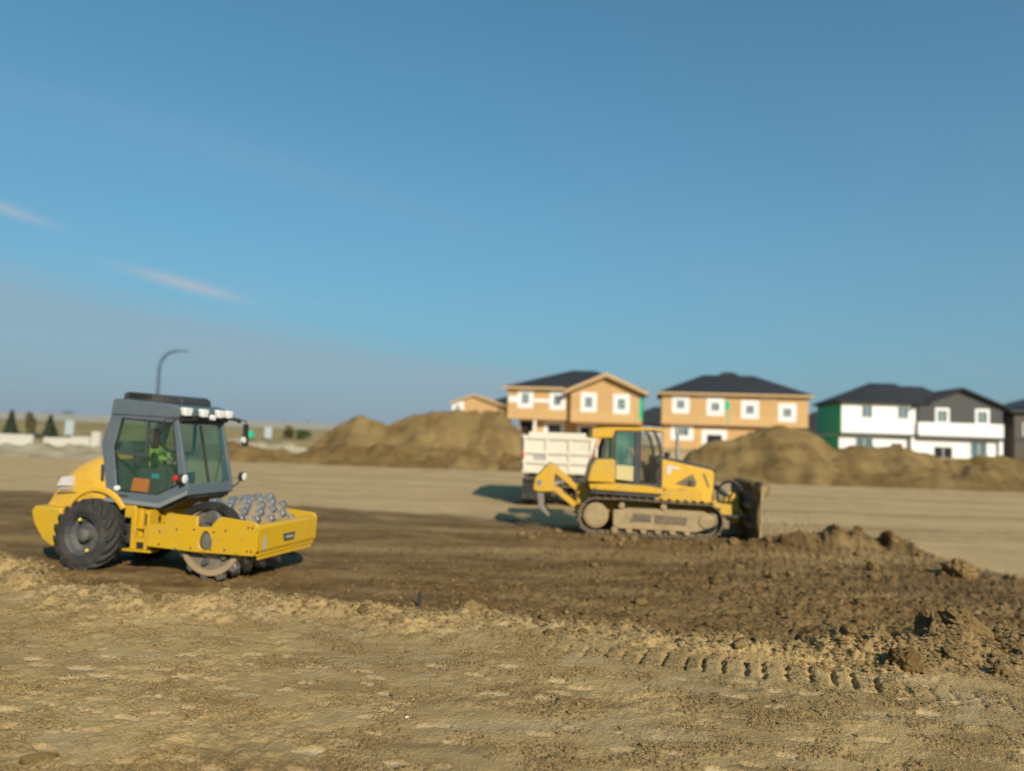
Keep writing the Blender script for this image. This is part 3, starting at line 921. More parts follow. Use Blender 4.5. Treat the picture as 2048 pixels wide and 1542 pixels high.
def s_cut(n):
    x = rng.uniform(-6, 13, n); y = 10.8 + 9.5 * rng.random(n) ** 1.3
    k = (y < np.interp(x, UX, UY)) & (y > np.interp(x, EX, EY)) & (x + 4 * rng.random(n) > 0.5 - 2 * rng.random(n))
    return x[k], y[k]


crumbs('soil_crumbs', 130000, s_shelf, 0.005, 0.015, 'fine tan soil crumbs strewn over the near ground', 0.1, octa=True, pw=2.0)
crumbs('soil_crumbs', 20000, s_shelf, 0.008, 0.030, 'loose tan soil lumps strewn over the near ground', 0.1, octa=True)
crumbs('soil_crumbs', 9000, s_edge, 0.008, 0.05, 'loose tan crumbs along the earth bank', 0.1, octa=True)
crumbs('soil_crumbs', 9000, s_right, 0.006, 0.045, 'crumbled darker soil at the right end of the bank', 0.4, octa=True, pw=4)
crumbs('soil_crumbs', 14000, s_cut, 0.008, 0.05, 'loose dark crumbs on the freshly cut soil', 0.75, octa=True)
o = link('pebble', clod_mesh('pebble', 2, 33, 0.6, 0.2, 0, 'pebble_white'), loc=(-0.85, 7.2, ground_z(-0.85, 7.2) + 0.008), scale=(0.02, 0.013, 0.013))
tag(o, 'tiny bright white pebble on the near ground', 'pebble')

# ------------------------------------------------------------------ people
def person(name, label, loc, rotz, top, headgear, hands=((0.42, 0.2, 0.42), (0.42, -0.2, 0.42)), lean=0.0, group=None):
    """seated figure; local x is forwards, origin between the hips on the seat"""
    root = thing(name, label, 'person', loc, rotz, group)
    V, E, Rr_ = [], [], []
    def p(x, y, z, r, parent=None):
        V.append((x, y, z)); Rr_.append(r if isinstance(r, tuple) else (r, r))
        if parent is not None: E.append((parent, len(V) - 1))
        return len(V) - 1
    pel = p(0, 0, 0.09, (0.15, 0.115))
    wst = p(0.0 + lean * 0.3, 0, 0.25, (0.145, 0.11), pel)
    chs = p(0.0 + lean * 0.7, 0, 0.43, (0.175, 0.115), wst)
    nk0 = p(0.0 + lean, 0, 0.545, (0.075, 0.065), chs)
    nk1 = p(0.02 + lean, 0, 0.60, (0.052, 0.052), nk0)
    jaw = p(0.045 + lean, 0, 0.66, (0.062, 0.075), nk1)
    fac = p(0.035 + lean, 0, 0.72, (0.074, 0.088), jaw)
    skl = p(0.02 + lean, 0, 0.785, (0.072, 0.085), fac)
    p(0.015 + lean, 0, 0.83, (0.045, 0.055), skl)
    p(0.135 + lean, 0, 0.705, (0.012, 0.014), fac)          # nose
    for s in (1, -1):
        sh = p(lean, s * 0.175, 0.50, 0.062, chs)
        hx, hy, hz = hands[0 if s > 0 else 1]
        el = p((hx + lean) * 0.38 + 0.03, s * 0.25, 0.27, 0.046, sh)
        wr = p(hx - 0.09, hy, hz - 0.01, 0.030, el)
        pm = p(hx - 0.03, hy, hz, (0.036, 0.018), wr)
        for k, (ln, off) in enumerate(((0.058, 0.028), (0.068, 0.010), (0.064, -0.009), (0.05, -0.026))):
            a = p(hx + 0.015, hy + off, hz + 0.012, 0.0095, pm)
            b = p(hx + 0.015 + ln * 0.6, hy + off, hz + 0.005, 0.0085, a)
            p(hx + 0.015 + ln * 0.7, hy + off, hz - 0.022, 0.008, b)
        t0 = p(hx - 0.035, hy - s * 0.038, hz - 0.004, 0.011, pm)
        p(hx + 0.005, hy - s * 0.05, hz - 0.02, 0.009, t0)
        hp = p(0.05, s * 0.095, 0.075, 0.085, pel)
        kn = p(0.44, s * 0.13, 0.10, 0.062, hp)
        an = p(0.52, s * 0.13, -0.32, 0.042, kn)
        he = p(0.53, s * 0.13, -0.385, 0.045, an)
        p(0.68, s * 0.14, -0.395, (0.045, 0.03), he)
    me = bpy.data.meshes.new('body')
    me.from_pydata(V, E, [])
    me.materials.append(MATS['skin'])
    b = link('body', me, root)
    sk = b.modifiers.new('skin', 'SKIN'); sk.use_smooth_shade = True; sk.branch_smoothing = 0.5
    bpy.context.view_layer.update()
    lay = me.skin_vertices[0].data if len(me.skin_vertices) else None
    if lay is None:
        bm = bmesh.new(); bm.from_mesh(me); bm.verts.layers.skin.verify(); bm.to_mesh(me); bm.free()
        lay = me.skin_vertices[0].data
    for i, r in enumerate(Rr_):
        lay[i].radius = r; lay[i].use_root = (i == 0)
    ss = b.modifiers.new('sub', 'SUBSURF'); ss.levels = 1; ss.render_levels = 1
    # clothing hugging the body
    m = MB()
    def ell(cx, cz, rx, ry): return [(cx + rx * math.cos(2 * PI * k / 20), ry * math.sin(2 * PI * k / 20), cz) for k in range(20)]
    loops = [ell(0.0, 0.06, 0.155, 0.185), ell(lean * .3, 0.25, 0.135, 0.175), ell(lean * .7, 0.42, 0.14, 0.215), ell(lean, 0.52, 0.12, 0.215), ell(lean, 0.565, 0.085, 0.10)]
    for a_, b_ in zip(loops, loops[1:]):
        m.loft(a_, b_)
    for s in (1, -1):
        hx, hy, hz = hands[0 if s > 0 else 1]
        m.tube([(lean, s * 0.165, 0.505), ((hx + lean) * 0.2 + 0.02, s * 0.225, 0.39), ((hx + lean) * 0.38 + 0.03, s * 0.25, 0.27)], [0.078, 0.068, 0.06], 12)
        m.tube([((hx + lean) * 0.38 + 0.03, s * 0.25, 0.27), ((hx + lean) * 0.38 + 0.14, s * 0.25, 0.31), (hx - 0.1, hy, hz - 0.01)], [0.06, 0.054, 0.042], 12)
    m.build('jacket', top, root)
    t2 = MB()
    for s in (1, -1):
        t2.tube([(-0.02, s * 0.09, 0.075), (0.2, s * 0.11, 0.09), (0.44, s * 0.13, 0.10)], [0.105, 0.095, 0.078], 12)
        t2.tube([(0.44, s * 0.13, 0.11), (0.47, s * 0.13, 0.0), (0.52, s * 0.13, -0.33)], [0.076, 0.07, 0.058], 12)
    t2.build('trousers', 'work_trousers', root)
    bt = MB()
    for s in (1, -1): bt.prism([(0.47, -0.44), (0.78, -0.44), (0.78, -0.38), (0.62, -0.34), (0.47, -0.30)], s * 0.14 - 0.052, s * 0.14 + 0.052)
    bt.split('boot', 'black_plastic', root, 0.015)
    ey = MB()
    for s in (1, -1): ey.lathe([(0.0, 0.004), (0.006, 0.014), (0.012, 0.008)], (0.103 + lean, s * 0.032, 0.728), 'x', 10)
    ey.split('eye', 'eye_white', root)
    er = MB()
    for s in (1, -1): er.prism([(0.005 + lean, 0.69), (0.035 + lean, 0.69), (0.04 + lean, 0.74), (0.01 + lean, 0.745)], s * 0.078, s * 0.097)
    er.split('ear', 'skin', root, 0.006)
    if headgear == 'hat':
        h = MB()
        h.lathe([(0.755, 0.115), (0.765, 0.112), (0.80, 0.105), (0.85, 0.085), (0.885, 0.045), (0.893, 0.006)], (0.02 + lean, 0, 0), 'z', 24)
        h.prism([(0.08 + lean, -0.09), (0.175 + lean, -0.06), (0.185 + lean, 0), (0.175 + lean, 0.06), (0.08 + lean, 0.09)], 0.755, 0.765, 'z')
        h.build('hard_hat', 'hat_white', root)
    else:
        h = MB()
        h.lathe([(0.735, 0.088), (0.77, 0.096), (0.82, 0.086), (0.858, 0.055), (0.872, 0.006)], (0.005 + lean, 0, 0), 'z', 20)
        h.build('hair', 'hair_dark', root)
    return root


# ------------------------------------------------------------------ padfoot roller
XC = 2.4
def RL(*pts): return [(XC - L, z) for L, z in pts]
R_ROT = math.radians(-15.0)
R_LOC = (-3.97 - XC * math.cos(R_ROT), 14.17 - XC * math.sin(R_ROT), -0.12)
roller = thing('road_roller', 'yellow padfoot soil roller with grey cab on the cut at the left', 'road roller', R_LOC, R_ROT)


def rbox(m, L0, L1, y0, y1, z0, z1): return m.box(XC - L0, XC - L1, y0, y1, z0, z1)


# front frame: side plates with bearing hole, front and rear beams
def side_plate(y0, y1, name):
    hole = [(XC - 1.02 + 0.125 * math.cos(t) * (1.0 - 0.28 * math.sin(t)), 0.70 + 0.165 * math.sin(t)) for t in np.linspace(0, 2 * PI, 21)[:-1]]
    outer = RL((0.07, 0.50), (0.0, 0.60), (-0.01, 1.0), (0.05, 1.07), (0.72, 1.13), (0.80, 1.09), (0.92, 0.94), (1.19, 0.93), (1.195, 1.11), (1.83, 1.125),
               (1.85, 0.94), (2.19, 0.92), (2.22, 0.52), (1.2, 0.49))
    return MB().holed(outer, [hole], y0, y1).build(name, 'yellow_paint', roller, 0.012)


near_plate = side_plate(-1.0, -0.95, 'frame_side_plate')
far_plate = side_plate(0.95, 1.0, 'frame_side_plate')
bolt = MB().lathe([(0, 0.018), (-0.012, 0.018), (-0.018, 0.010)], (0, 0, 0), 'y', 8).mesh('bolt', 'dark_grey')
for L, z in ((0.1, 0.98), (0.18, 0.98), (0.1, 0.58), (0.18, 0.58), (0.62, 0.90), (0.62, 0.57), (0.85, 0.86), (1.25, 0.88), (0.9, 0.56), (1.3, 0.56), (1.6, 0.86), (1.6, 0.52), (1.95, 0.8), (1.95, 0.58)):
    link('bolt', bolt, near_plate, loc=(XC - L, -1.0, z))
fb = MB()
fb.prism(RL((0.0, 0.58), (-0.005, 0.98), (0.03, 1.02), (0.16, 1.02), (0.16, 0.56)), -0.948, 0.948)
front_beam = fb.build('front_beam', 'yellow_paint', roller, 0.015)
MB().prism([(-0.20, 0.80), (-0.155, 0.665), (0.155, 0.665), (0.20, 0.80)], XC + 0.003, XC + 0.016, 'x').build('emblem_plate', 'decal_dark', front_beam, 0.004)
em = MB()
for k, (a, b) in enumerate(((-0.12, -0.075), (-0.065, -0.03), (-0.02, 0.02), (0.03, 0.065), (0.075, 0.12))):
    em.box(XC + 0.017, XC + 0.020, a, b, 0.715, 0.755)
em.build('emblem_lettering', 'decal_grey', front_beam)
MB().prism([(-0.80, 0.83), (-0.83, 0.60), (-0.74, 0.58), (-0.72, 0.72), (-0.75, 0.82)], XC + 0.006, XC + 0.010, 'x').build('faded_decal', 'decal_grey', front_beam)
rb = MB(); rbox(rb, 2.0, 2.2, -0.948, 0.948, 0.52, 0.90); rb.build('rear_beam', 'yellow_paint', roller, 0.015)
MB().prism(RL((0.02, 0.50), (0.02, 0.53), (0.12, 0.53), (0.12, 0.50)), -0.94, 0.94).build('scraper_bar', 'yellow_paint', roller, 0.006)
tooth = MB().prism([(-0.025, 0.0), (0.025, 0.0), (0.018, -0.075), (-0.018, -0.075)], -0.02, 0.02, 'x').mesh('scraper_tooth', 'yellow_paint')
tooth2 = MB().prism([(-0.012, 0.0), (0.012, 0.0), (0.012, 0.055), (-0.012, 0.055)], -0.012, 0.012, 'x').mesh('scraper_stud', 'yellow_paint')
for k in range(18):
    y = -0.86 + 1.72 * k / 17
    link('scraper_tooth', tooth, roller, loc=(XC - 0.05, y, 0.505))
    link('scraper_stud', tooth2, roller, loc=(XC - 0.02, y, 0.526))

# drum
DC = (XC - 1.02, 0.0, 0.70)
dr = MB()
dr.lathe([(-0.86, 0.52), (-0.86, 0.62), (0.86, 0.62), (0.86, 0.54), (0.78, 0.54), (0.78, 0.02), (-0.78, 0.02), (-0.78, 0.54)], DC, 'y', 56, closed=True)
drum = dr.build('drum', 'drum_soil', roller)
for s in (-1, 1): MB().lathe([(s * 0.785, 0.02), (s * 0.785, 0.535), (s * 0.80, 0.535), (s * 0.80, 0.02)], DC, 'y', 40, closed=True).build('drum_end', 'drum_end', drum)
hubm = MB().lathe([(-0.94, 0.16), (-0.90, 0.22), (-0.86, 0.30), (-0.80, 0.34)], DC, 'y', 28); hubm.build('drum_bearing', 'pad_steel', drum)
lugm = MB()
for k in range(6):
    a = 2 * PI * k / 6 + 0.3
    lugm.lathe([(-0.88, 0.05), (-0.80, 0.07)], (DC[0] + 0.40 * math.cos(a), 0, DC[2] + 0.40 * math.sin(a)), 'y', 12)
lugm.split('rubber_mount', 'rim_grey', drum)
a_, b_ = 0.08, 0.056
padm = MB()
base = [(-a_, -b_ * 1.35, 0), (a_, -b_ * 1.35, 0), (a_, b_ * 1.35, 0), (-a_, b_ * 1.35, 0)]
topq = [(-a_ * .62, -b_, 0.095), (a_ * .62, -b_, 0.095), (a_ * .62, b_, 0.095), (-a_ * .62, b_, 0.095)]
padm.loft(base, topq)
pad_me = padm.mesh('pad_foot', 'pad_steel')
for c_ in range(8):
    y = -0.76 + 0.217 * c_
    for r_ in range(13):
        an = 2 * PI * (r_ + 0.5 * (c_ % 2)) / 13 + 0.05 * abs(c_ - 3.5)
        o = link('pad_foot', pad_me, drum, bevel=0.005)
        o.location = (DC[0] + 0.615 * math.cos(an), y, DC[2] + 0.615 * math.sin(an))
        o.rotation_euler = (0, PI / 2 - an, 0)
# dark rubber guard arched over the near drum end, with mount plate below
arc = []
for t in np.linspace(math.radians(28), math.radians(165), 22): arc.append((DC[0] + 0.70 * math.cos(t), DC[2] + 0.665 * math.sin(t)))
for t in np.linspace(math.radians(165), math.radians(28), 22): arc.append((DC[0] + 0.60 * math.cos(t), DC[2] + 0.545 * math.sin(t)))
MB().prism(arc, -0.93, -0.80).build('drum_guard', 'black_plastic', roller)
vm = MB(); vm.lathe([(-0.93, 0.15), (-0.90, 0.19), (-0.84, 0.19)], (XC - 0.97, 0, 1.03), 'y', 20)
rbox(vm, 0.85, 1.18, -0.92, -0.84, 0.93, 1.08); vm.build('vibration_motor', 'rim_grey', roller, 0.01)
hs = MB()
hs.tube([(XC - 1.15, -0.90, 0.98), (XC - 1.0, -0.93, 1.0), (XC - 0.9, -0.92, 0.95), (XC - 0.82, -0.90, 1.02)], 0.02, 8)
hs.build('hose', 'black_plastic', roller)

# articulation column and middle chassis
ac = MB()
rbox(ac, 2.2, 2.42, -0.42, 0.42, 0.45, 1.12)
rbox(ac, 2.42, 2.72, -0.55, 0.55, 0.42, 0.62); rbox(ac, 2.42, 2.72, -0.55, 0.55, 0.80, 0.86)
rbox(ac, 2.40, 2.75, -0.50, 0.50, 1.0, 1.14); rbox(ac, 2.56, 2.78, -0.72, -0.40, 0.62, 1.12); rbox(ac, 2.56, 2.78, 0.40, 0.72, 0.62, 1.12)
ac.build('articulation_joint', 'yellow_paint', roller, 0.012)
bp = MB(); rbox(bp, 2.25, 2.85, -0.86, -0.60, 0.38, 0.42); rbox(bp, 2.30, 2.62, -0.80, -0.62, 0.42, 0.62)
rbox(bp, 2.62, 2.72, -0.82, -0.55, 0.42, 1.14); rbox(bp, 2.35, 2.45, -0.80, -0.55, 0.62, 1.13); rbox(bp, 2.40, 2.66, -0.80, -0.6, 0.78, 0.82)
bp.build('step_bracket', 'yellow_paint', roller, 0.01)
sl = MB(); rbox(sl, 2.40, 2.425, -0.815, -0.80, 0.86, 1.06); rbox(sl, 2.44, 2.58, -0.815, -0.80, 0.44, 0.55); sl.split('grab_slot', 'black_plastic', roller)
ch = MB(); rbox(ch, 2.75, 4.3, -0.48, 0.48, 0.45, 1.10); ch.build('rear_chassis', 'dark_grey', roller, 0.02)
st = MB(); rbox(st, 2.74, 2.98, -0.70, -0.48, 0.95, 1.18); rbox(st, 2.74, 2.98, 0.48, 0.70, 0.95, 1.18); st.split('cab_mount', 'yellow_paint', roller, 0.02)

# wheels
WZ = 0.64
ty_prof = [(-0.20, 0.36), (-0.235, 0.42), (-0.24, 0.50), (-0.215, 0.555), (-0.16, 0.578), (0.0, 0.588), (0.16, 0.578), (0.215, 0.555), (0.24, 0.50), (0.235, 0.42), (0.20, 0.36)]
tyre_me = MB().lathe(ty_prof, (0, 0, 0), 'y', 44, closed=True).mesh('tyre', 'rubber')
rim_me = MB().lathe([(-0.19, 0.375), (-0.205, 0.36), (-0.185, 0.345), (-0.10, 0.33), (-0.06, 0.245), (-0.02, 0.235), (-0.02, 0.02), (0.03, 0.02), (0.03, 0.30), (0.19, 0.345), (0.20, 0.375)], (0, 0, 0), 'y', 36, closed=True).mesh('rim', 'rim_grey')
hub_me = MB().lathe([(-0.19, 0.02), (-0.19, 0.085), (-0.17, 0.115), (-0.04, 0.135), (-0.02, 0.20), (0.0, 0.20)], (0, 0, 0), 'y', 28).mesh('hub', 'rim_grey')
def lug_mesh(s):
    A, B = [], []
    m = MB()
    n = 6
    prev = None
    for i in range(n + 1):
        f = i / n
        y = s * (-0.01 + 0.235 * f); a = 0.50 * f ** 0.9
        rb_ = float(np.interp(abs(y), [0, 0.16, 0.215, 0.24], [0.58, 0.57, 0.545, 0.50])); rt = float(np.interp(abs(y), [0, 0.16, 0.24], [0.658, 0.652, 0.60]))
        w = 0.036
        def pt(r, da): return (r * math.sin(a + da), y, r * math.cos(a + da))
        loop = [pt(rb_, -w * 1.5 / 0.6), pt(rb_, w * 1.5 / 0.6), pt(rt, w / 0.6), pt(rt, -w / 0.6)]
        if prev: m.loft(prev, loop)
        prev = loop
    return m.mesh('tyre_lug', 'rubber')
lug_l, lug_r = lug_mesh(1), lug_mesh(-1)
vent_me = MB().lathe([(-0.022, 0.004), (-0.02, 0.026), (0.0, 0.03)], (0, 0, 0), 'y', 12).mesh('rim_marker', 'yellow_mark')
for s in (-1, 1):
    w = link('wheel', tyre_me, roller, loc=(XC - 3.62, s * 0.80, WZ - 0.02), rot=(0, 0.2, 0 if s < 0 else PI))
    link('rim', rim_me, w); link('hub', hub_me, w)
    for k in range(17):
        for me, off in ((lug_l, 0.0), (lug_r, 0.5)):
            link('tyre_lug', me, w, rot=(0, 2 * PI * (k + off) / 17, 0))
    for a in (2.05, -0.95):
        link('rim_marker', vent_me, w, loc=(0.29 * math.cos(a), -0.165, 0.29 * math.sin(a)))
ax = MB(); ax.lathe([(-0.62, 0.13), (0.62, 0.13)], (XC - 3.62, 0, WZ), 'y', 16); ax.build('rear_axle', 'dark_grey', roller)

# hood: cross-sections from the cab rearwards
def hsec(L, zb, zt, w, sh):
    x = XC - L
    return [(x, -w, zb), (x, -w, zt - sh), (x, -w + sh * 0.35, zt - sh * 0.3), (x, -w + sh * 0.95, zt), (x, w - sh * 0.95, zt), (x, w - sh * 0.35, zt - sh * 0.3), (x, w, zt - sh), (x, w, zb)]
hd = MB()
secs = [hsec(3.44, 1.0, 2.12, 0.66, 0.26), hsec(3.6, 1.0, 2.10, 0.68, 0.27), hsec(3.9, 1.05, 2.03, 0.68, 0.28), hsec(4.2, 1.05, 1.91, 0.67, 0.28), hsec(4.46, 1.03, 1.74, 0.65, 0.25), hsec(4.66, 1.02, 1.46, 0.63, 0.20), hsec(4.76, 1.02, 1.22, 0.62, 0.10), hsec(4.80, 1.0, 1.12, 0.62, 0.05)]
for i in range(len(secs) - 1):
    A, B = secs[i], secs[i + 1]
    n = len(A)
    hd.add(list(A) + list(B), [(k, k + 1, n + k + 1, n + k) for k in range(n - 1)])
hd.add(secs[0], [tuple(range(8))]); hd.add(secs[-1], [tuple(range(8))])
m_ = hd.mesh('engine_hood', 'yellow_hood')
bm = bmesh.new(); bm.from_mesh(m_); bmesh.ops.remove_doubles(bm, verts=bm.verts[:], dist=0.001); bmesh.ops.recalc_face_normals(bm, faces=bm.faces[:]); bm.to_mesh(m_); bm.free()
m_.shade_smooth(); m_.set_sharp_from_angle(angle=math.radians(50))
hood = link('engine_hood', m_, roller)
# flared arch over the wheel
fl = []
for t in np.linspace(math.radians(35), math.radians(150), 18): fl.append((XC - 3.62 + 0.80 * math.cos(t), WZ + 0.02 + 0.84 * math.sin(t)))
for t in np.linspace(math.radians(150), math.radians(35), 18): fl.append((XC - 3.62 + 0.70 * math.cos(t), WZ + 0.02 + 0.73 * math.sin(t)))
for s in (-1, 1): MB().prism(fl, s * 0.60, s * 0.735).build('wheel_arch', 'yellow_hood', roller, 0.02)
sm = MB()
sm.prism(RL((3.30, 1.40), (4.55, 1.33), (4.55, 1.318), (3.30, 1.388)), -0.690, -0.640)
sm.prism(RL((4.20, 1.06), (4.70, 1.06), (4.70, 1.045), (4.20, 1.045)), -0.690, -0.60)
for p_ in sm.split('panel_seam', 'decal_dark', hood): pass
gp = MB()
gp.prism(RL((3.52, 1.90), (3.57, 1.90), (3.555, 1.60), (3.505, 1.60)), -0.700, -0.672)
gp.build('hood_slot', 'decal_dark', hood)
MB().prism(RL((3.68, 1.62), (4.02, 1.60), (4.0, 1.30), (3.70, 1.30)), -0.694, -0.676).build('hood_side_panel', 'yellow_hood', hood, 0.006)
dc = MB()
dc.prism(RL((4.18, 1.66), (4.46, 1.62), (4.56, 1.46), (4.18, 1.47)), -0.690, -0.640)
dc.build('white_decal', 'white_decal', hood)
dg = MB()
for k in range(6): dg.prism(RL((4.18 + 0.055 * k, 1.435), (4.215 + 0.055 * k, 1.43), (4.215 + 0.055 * k, 1.375), (4.18 + 0.055 * k, 1.38)), -0.690, -0.63)
dg.build('decal_lettering', 'decal_grey', hood)
# rear bumper / counterweight
cw = MB()
cw.prism(RL((4.25, 1.06), (4.86, 1.08), (4.94, 0.98), (4.86, 0.74), (4.64, 0.46), (4.42, 0.34), (4.25, 0.40)), -0.86, 0.86)
cw.build('rear_counterweight', 'yellow_paint', roller, 0.03)
rl = MB(); rl.box(XC - 4.955, XC - 4.92, -0.7, -0.55, 0.9, 0.98); rl.build('tail_light', 'red_lens', roller)

XC -= 0.17      # the cab sits this much further back
# cab
cy0, cy1 = -0.68, 0.68
cab_out = RL((3.20, 3.02), (3.44, 2.30), (3.26, 1.35), (3.20, 1.2), (2.08, 1.16), (1.52, 1.42), (1.52, 1.58), (1.80, 2.74), (1.82, 3.0))
win = RL((3.03, 2.78), (3.17, 2.24), (3.03, 1.42), (2.16, 1.39), (1.78, 1.56), (1.70, 1.64), (1.88, 2.60), (1.90, 2.72))
for s, y0, y1 in ((-1, cy0, cy0 + 0.07), (1, cy1 - 0.07, cy1)):
    side = MB().holed(cab_out, [win], y0, y1).build('cab_side_frame', 'grey_paint', roller, 0.012)
    yy = y0 + 0.02 if s < 0 else y1 - 0.03
    # glazing with black gasket, a division bar and the door post
    inner = [(x * 0.955 + (XC - 2.45) * 0.045, z * 0.955 + 2.1 * 0.045) for x, z in win]
    MB().holed([(x * 1.0, z) for x, z in win], [inner], yy - 0.004, yy + 0.034).build('window_gasket', 'black_plastic', side)
    MB().prism(inner, yy + 0.006, yy + 0.014).build('side_window', 'cab_glass', side)
    bar = MB()
    bar.prism(RL((3.13, 2.18), (3.12, 2.11), (2.46, 2.07), (2.46, 2.14)), yy - 0.006, yy + 0.03)
    bar.prism(RL((2.48, 2.74), (2.48, 2.08), (2.42, 2.08), (2.42, 2.74)), yy - 0.006, yy + 0.03)
    bar.build('window_bar', 'cab_trim', side)
# front and rear faces
def xz_on_front(z): return float(np.interp(z, [1.42, 1.58, 2.74, 3.0], [XC - 1.52, XC - 1.52, XC - 1.80, XC - 1.82]))
ff = MB()
def fr_quad(ya, yb, za, zb, th=0.05):
    A = [(xz_on_front(za), ya, za), (xz_on_front(za), yb, za), (xz_on_front(zb), yb, zb), (xz_on_front(zb), ya, zb)]
    B = [(x - th, y, z) for x, y, z in A]
    return A, B
front = MB().loft(*fr_quad(cy0 + 0.071, cy1 - 0.071, 1.42, 1.62, 0.06)).build('cab_front_sill', 'grey_paint', roller, 0.012)
MB().loft(*fr_quad(cy0 + 0.071, cy1 - 0.071, 2.70, 2.98, 0.06)).build('cab_front_header', 'grey_paint', roller, 0.012)
MB().loft(*fr_quad(-0.07, -0.02, 1.63, 2.69, 0.03)).build('windscreen_post', 'black_plastic', front)
for ya, yb in ((cy0 + 0.075, -0.071), (-0.019, cy1 - 0.075)):
    A, B = fr_quad(ya, yb, 1.625, 2.695, 0.008)
    sh = lambda P: [(x - 0.015, y, z) for x, y, z in P]
    MB().loft(sh(A), sh(B)).build('windscreen', 'cab_glass', front)
wp = MB().tube([(xz_on_front(1.64) + 0.03, 0.1, 1.64), (xz_on_front(2.2) + 0.03, 0.42, 2.2)], 0.012, 6); wp.build('wiper', 'black_plastic', front)
rear = MB()
rear.prism(RL((3.44, 2.33), (3.44, 2.27), (3.26, 1.35), (3.20, 1.35), (3.37, 2.28), (3.37, 2.33)), cy0 + 0.071, cy1 - 0.071)
rear.prism(RL((3.22, 3.0), (3.28, 2.8), (3.21, 2.8), (3.17, 3.0)), cy0 + 0.071, cy1 - 0.071)
rear.build('cab_rear_frame', 'grey_paint', roller)
MB().prism(RL((3.275, 2.79), (3.425, 2.335), (3.417, 2.333), (3.267, 2.79)), cy0 + 0.075, cy1 - 0.075).build('rear_window', 'cab_glass', roller)
lw_ = MB(); lw_.prism(RL((3.09, 1.27), (3.07, 1.27), (3.235, 2.0), (3.255, 2.0)), cy0 + 0.075, cy1 - 0.075); lw_.build('cab_back_panel', 'cab_trim', roller)
fl = MB(); fl.prism(RL((3.10, 1.22), (2.05, 1.20), (1.56, 1.44), (1.56, 1.47), (2.05, 1.26), (3.10, 1.27)), cy0 + 0.07, cy1 - 0.07); fl.build('cab_floor', 'cab_trim', roller)
sill = MB(); sill.prism(RL((3.25, 1.22), (2.06, 1.17), (1.50, 1.43), (1.50, 1.50), (2.08, 1.25), (3.27, 1.30)), cy0 - 0.035, cy0 - 0.002)
sill.build('cab_sill', 'grey_light', roller, 0.01)
un = MB(); un.prism(RL((2.6, 1.16), (2.0, 1.12), (1.55, 1.36), (1.56, 1.42), (2.05, 1.17), (2.6, 1.19)), -0.6, 0.6); un.build('cab_underside', 'black_plastic', roller)
roof = MB(); roof.prism(RL((3.26, 2.83), (3.23, 3.10), (3.18, 3.14), (1.95, 3.06), (1.74, 3.0), (1.72, 2.86), (1.80, 2.80)), cy0 - 0.02, cy1 + 0.02)
roof_o = roof.build('cab_roof', 'grey_paint', roller, 0.025)
acu = MB()
acu.prism(RL((3.28, 3.13), (3.25, 3.25), (3.18, 3.28), (2.06, 3.22), (1.96, 3.16), (1.95, 3.06), (2.6, 3.09)), -0.40, 0.46)
ac_o = acu.build('air_conditioner', 'dark_grey', roller, 0.02)
gr = MB()
for k in range(5): gr.prism(RL((3.14, 3.17 + 0.022 * k), (3.14, 3.18 + 0.022 * k), (2.62, 3.165 + 0.022 * k), (2.62, 3.155 + 0.022 * k)), -0.412, -0.402)
gr.build('air_grille', 'black_plastic', ac_o)
hl = MB().prism(RL((2.06, 1.50), (2.14, 1.50), (2.14, 1.47), (2.06, 1.47)), 0, 0.01)
dh = MB(); rbox(dh, 2.76, 2.97, cy0 - 0.02, cy0 - 0.001, 1.335, 1.36); dh.build('door_handle', 'black_plastic', roller, 0.006)
ov = MB().lathe([(cy0 - 0.03, 0.02), (cy0 - 0.025, 0.055), (cy0 - 0.001, 0.06)], (0, 0, 0), 'y', 16)
o = ov.build('cab_side_lamp', 'white_lamp', roller); o.location = (XC - 3.02, 0, 1.48); o.scale = (1.15, 1, 0.8)
# work lamps along the roof edge
for y, L, z, w in ((-0.62, 1.70, 2.93, 0.125), (-0.2, 1.66, 2.92, 0.11), (0.28, 1.66, 2.92, 0.11), (0.56, 1.66, 2.92, 0.10)):
    x = XC - L
    A = [(x - 0.02, y - w, z + 0.075), (x - 0.02, y + w, z + 0.075), (x - 0.02, y + w * 0.7, z - 0.075), (x - 0.02, y - w * 0.7, z - 0.075)]
    B = [(px + 0.10, py, pz - 0.01) for px, py, pz in A]
    lp = MB().loft(A, B).build('work_lamp', 'white_lamp', roller, 0.02)
    MB().tube([(x - 0.06, y, z - 0.06), (x - 0.02, y, z - 0.12), (x - 0.10, y, z - 0.14)], 0.025, 8).build('lamp_bracket', 'black_plastic', lp)
lp = MB().lathe([(XC - 1.70, 0.02), (XC - 1.64, 0.06), (XC - 1.58, 0.05)], (0, 0.06, 2.84), 'x', 14).build('work_lamp', 'white_lamp', roller)
vis = MB(); vis.prism(RL((1.80, 2.83), (1.70, 2.84), (1.70, 2.77), (1.80, 2.73)), cy0 + 0.02, cy1 - 0.02); vis.build('sun_visor', 'black_plastic', roller)
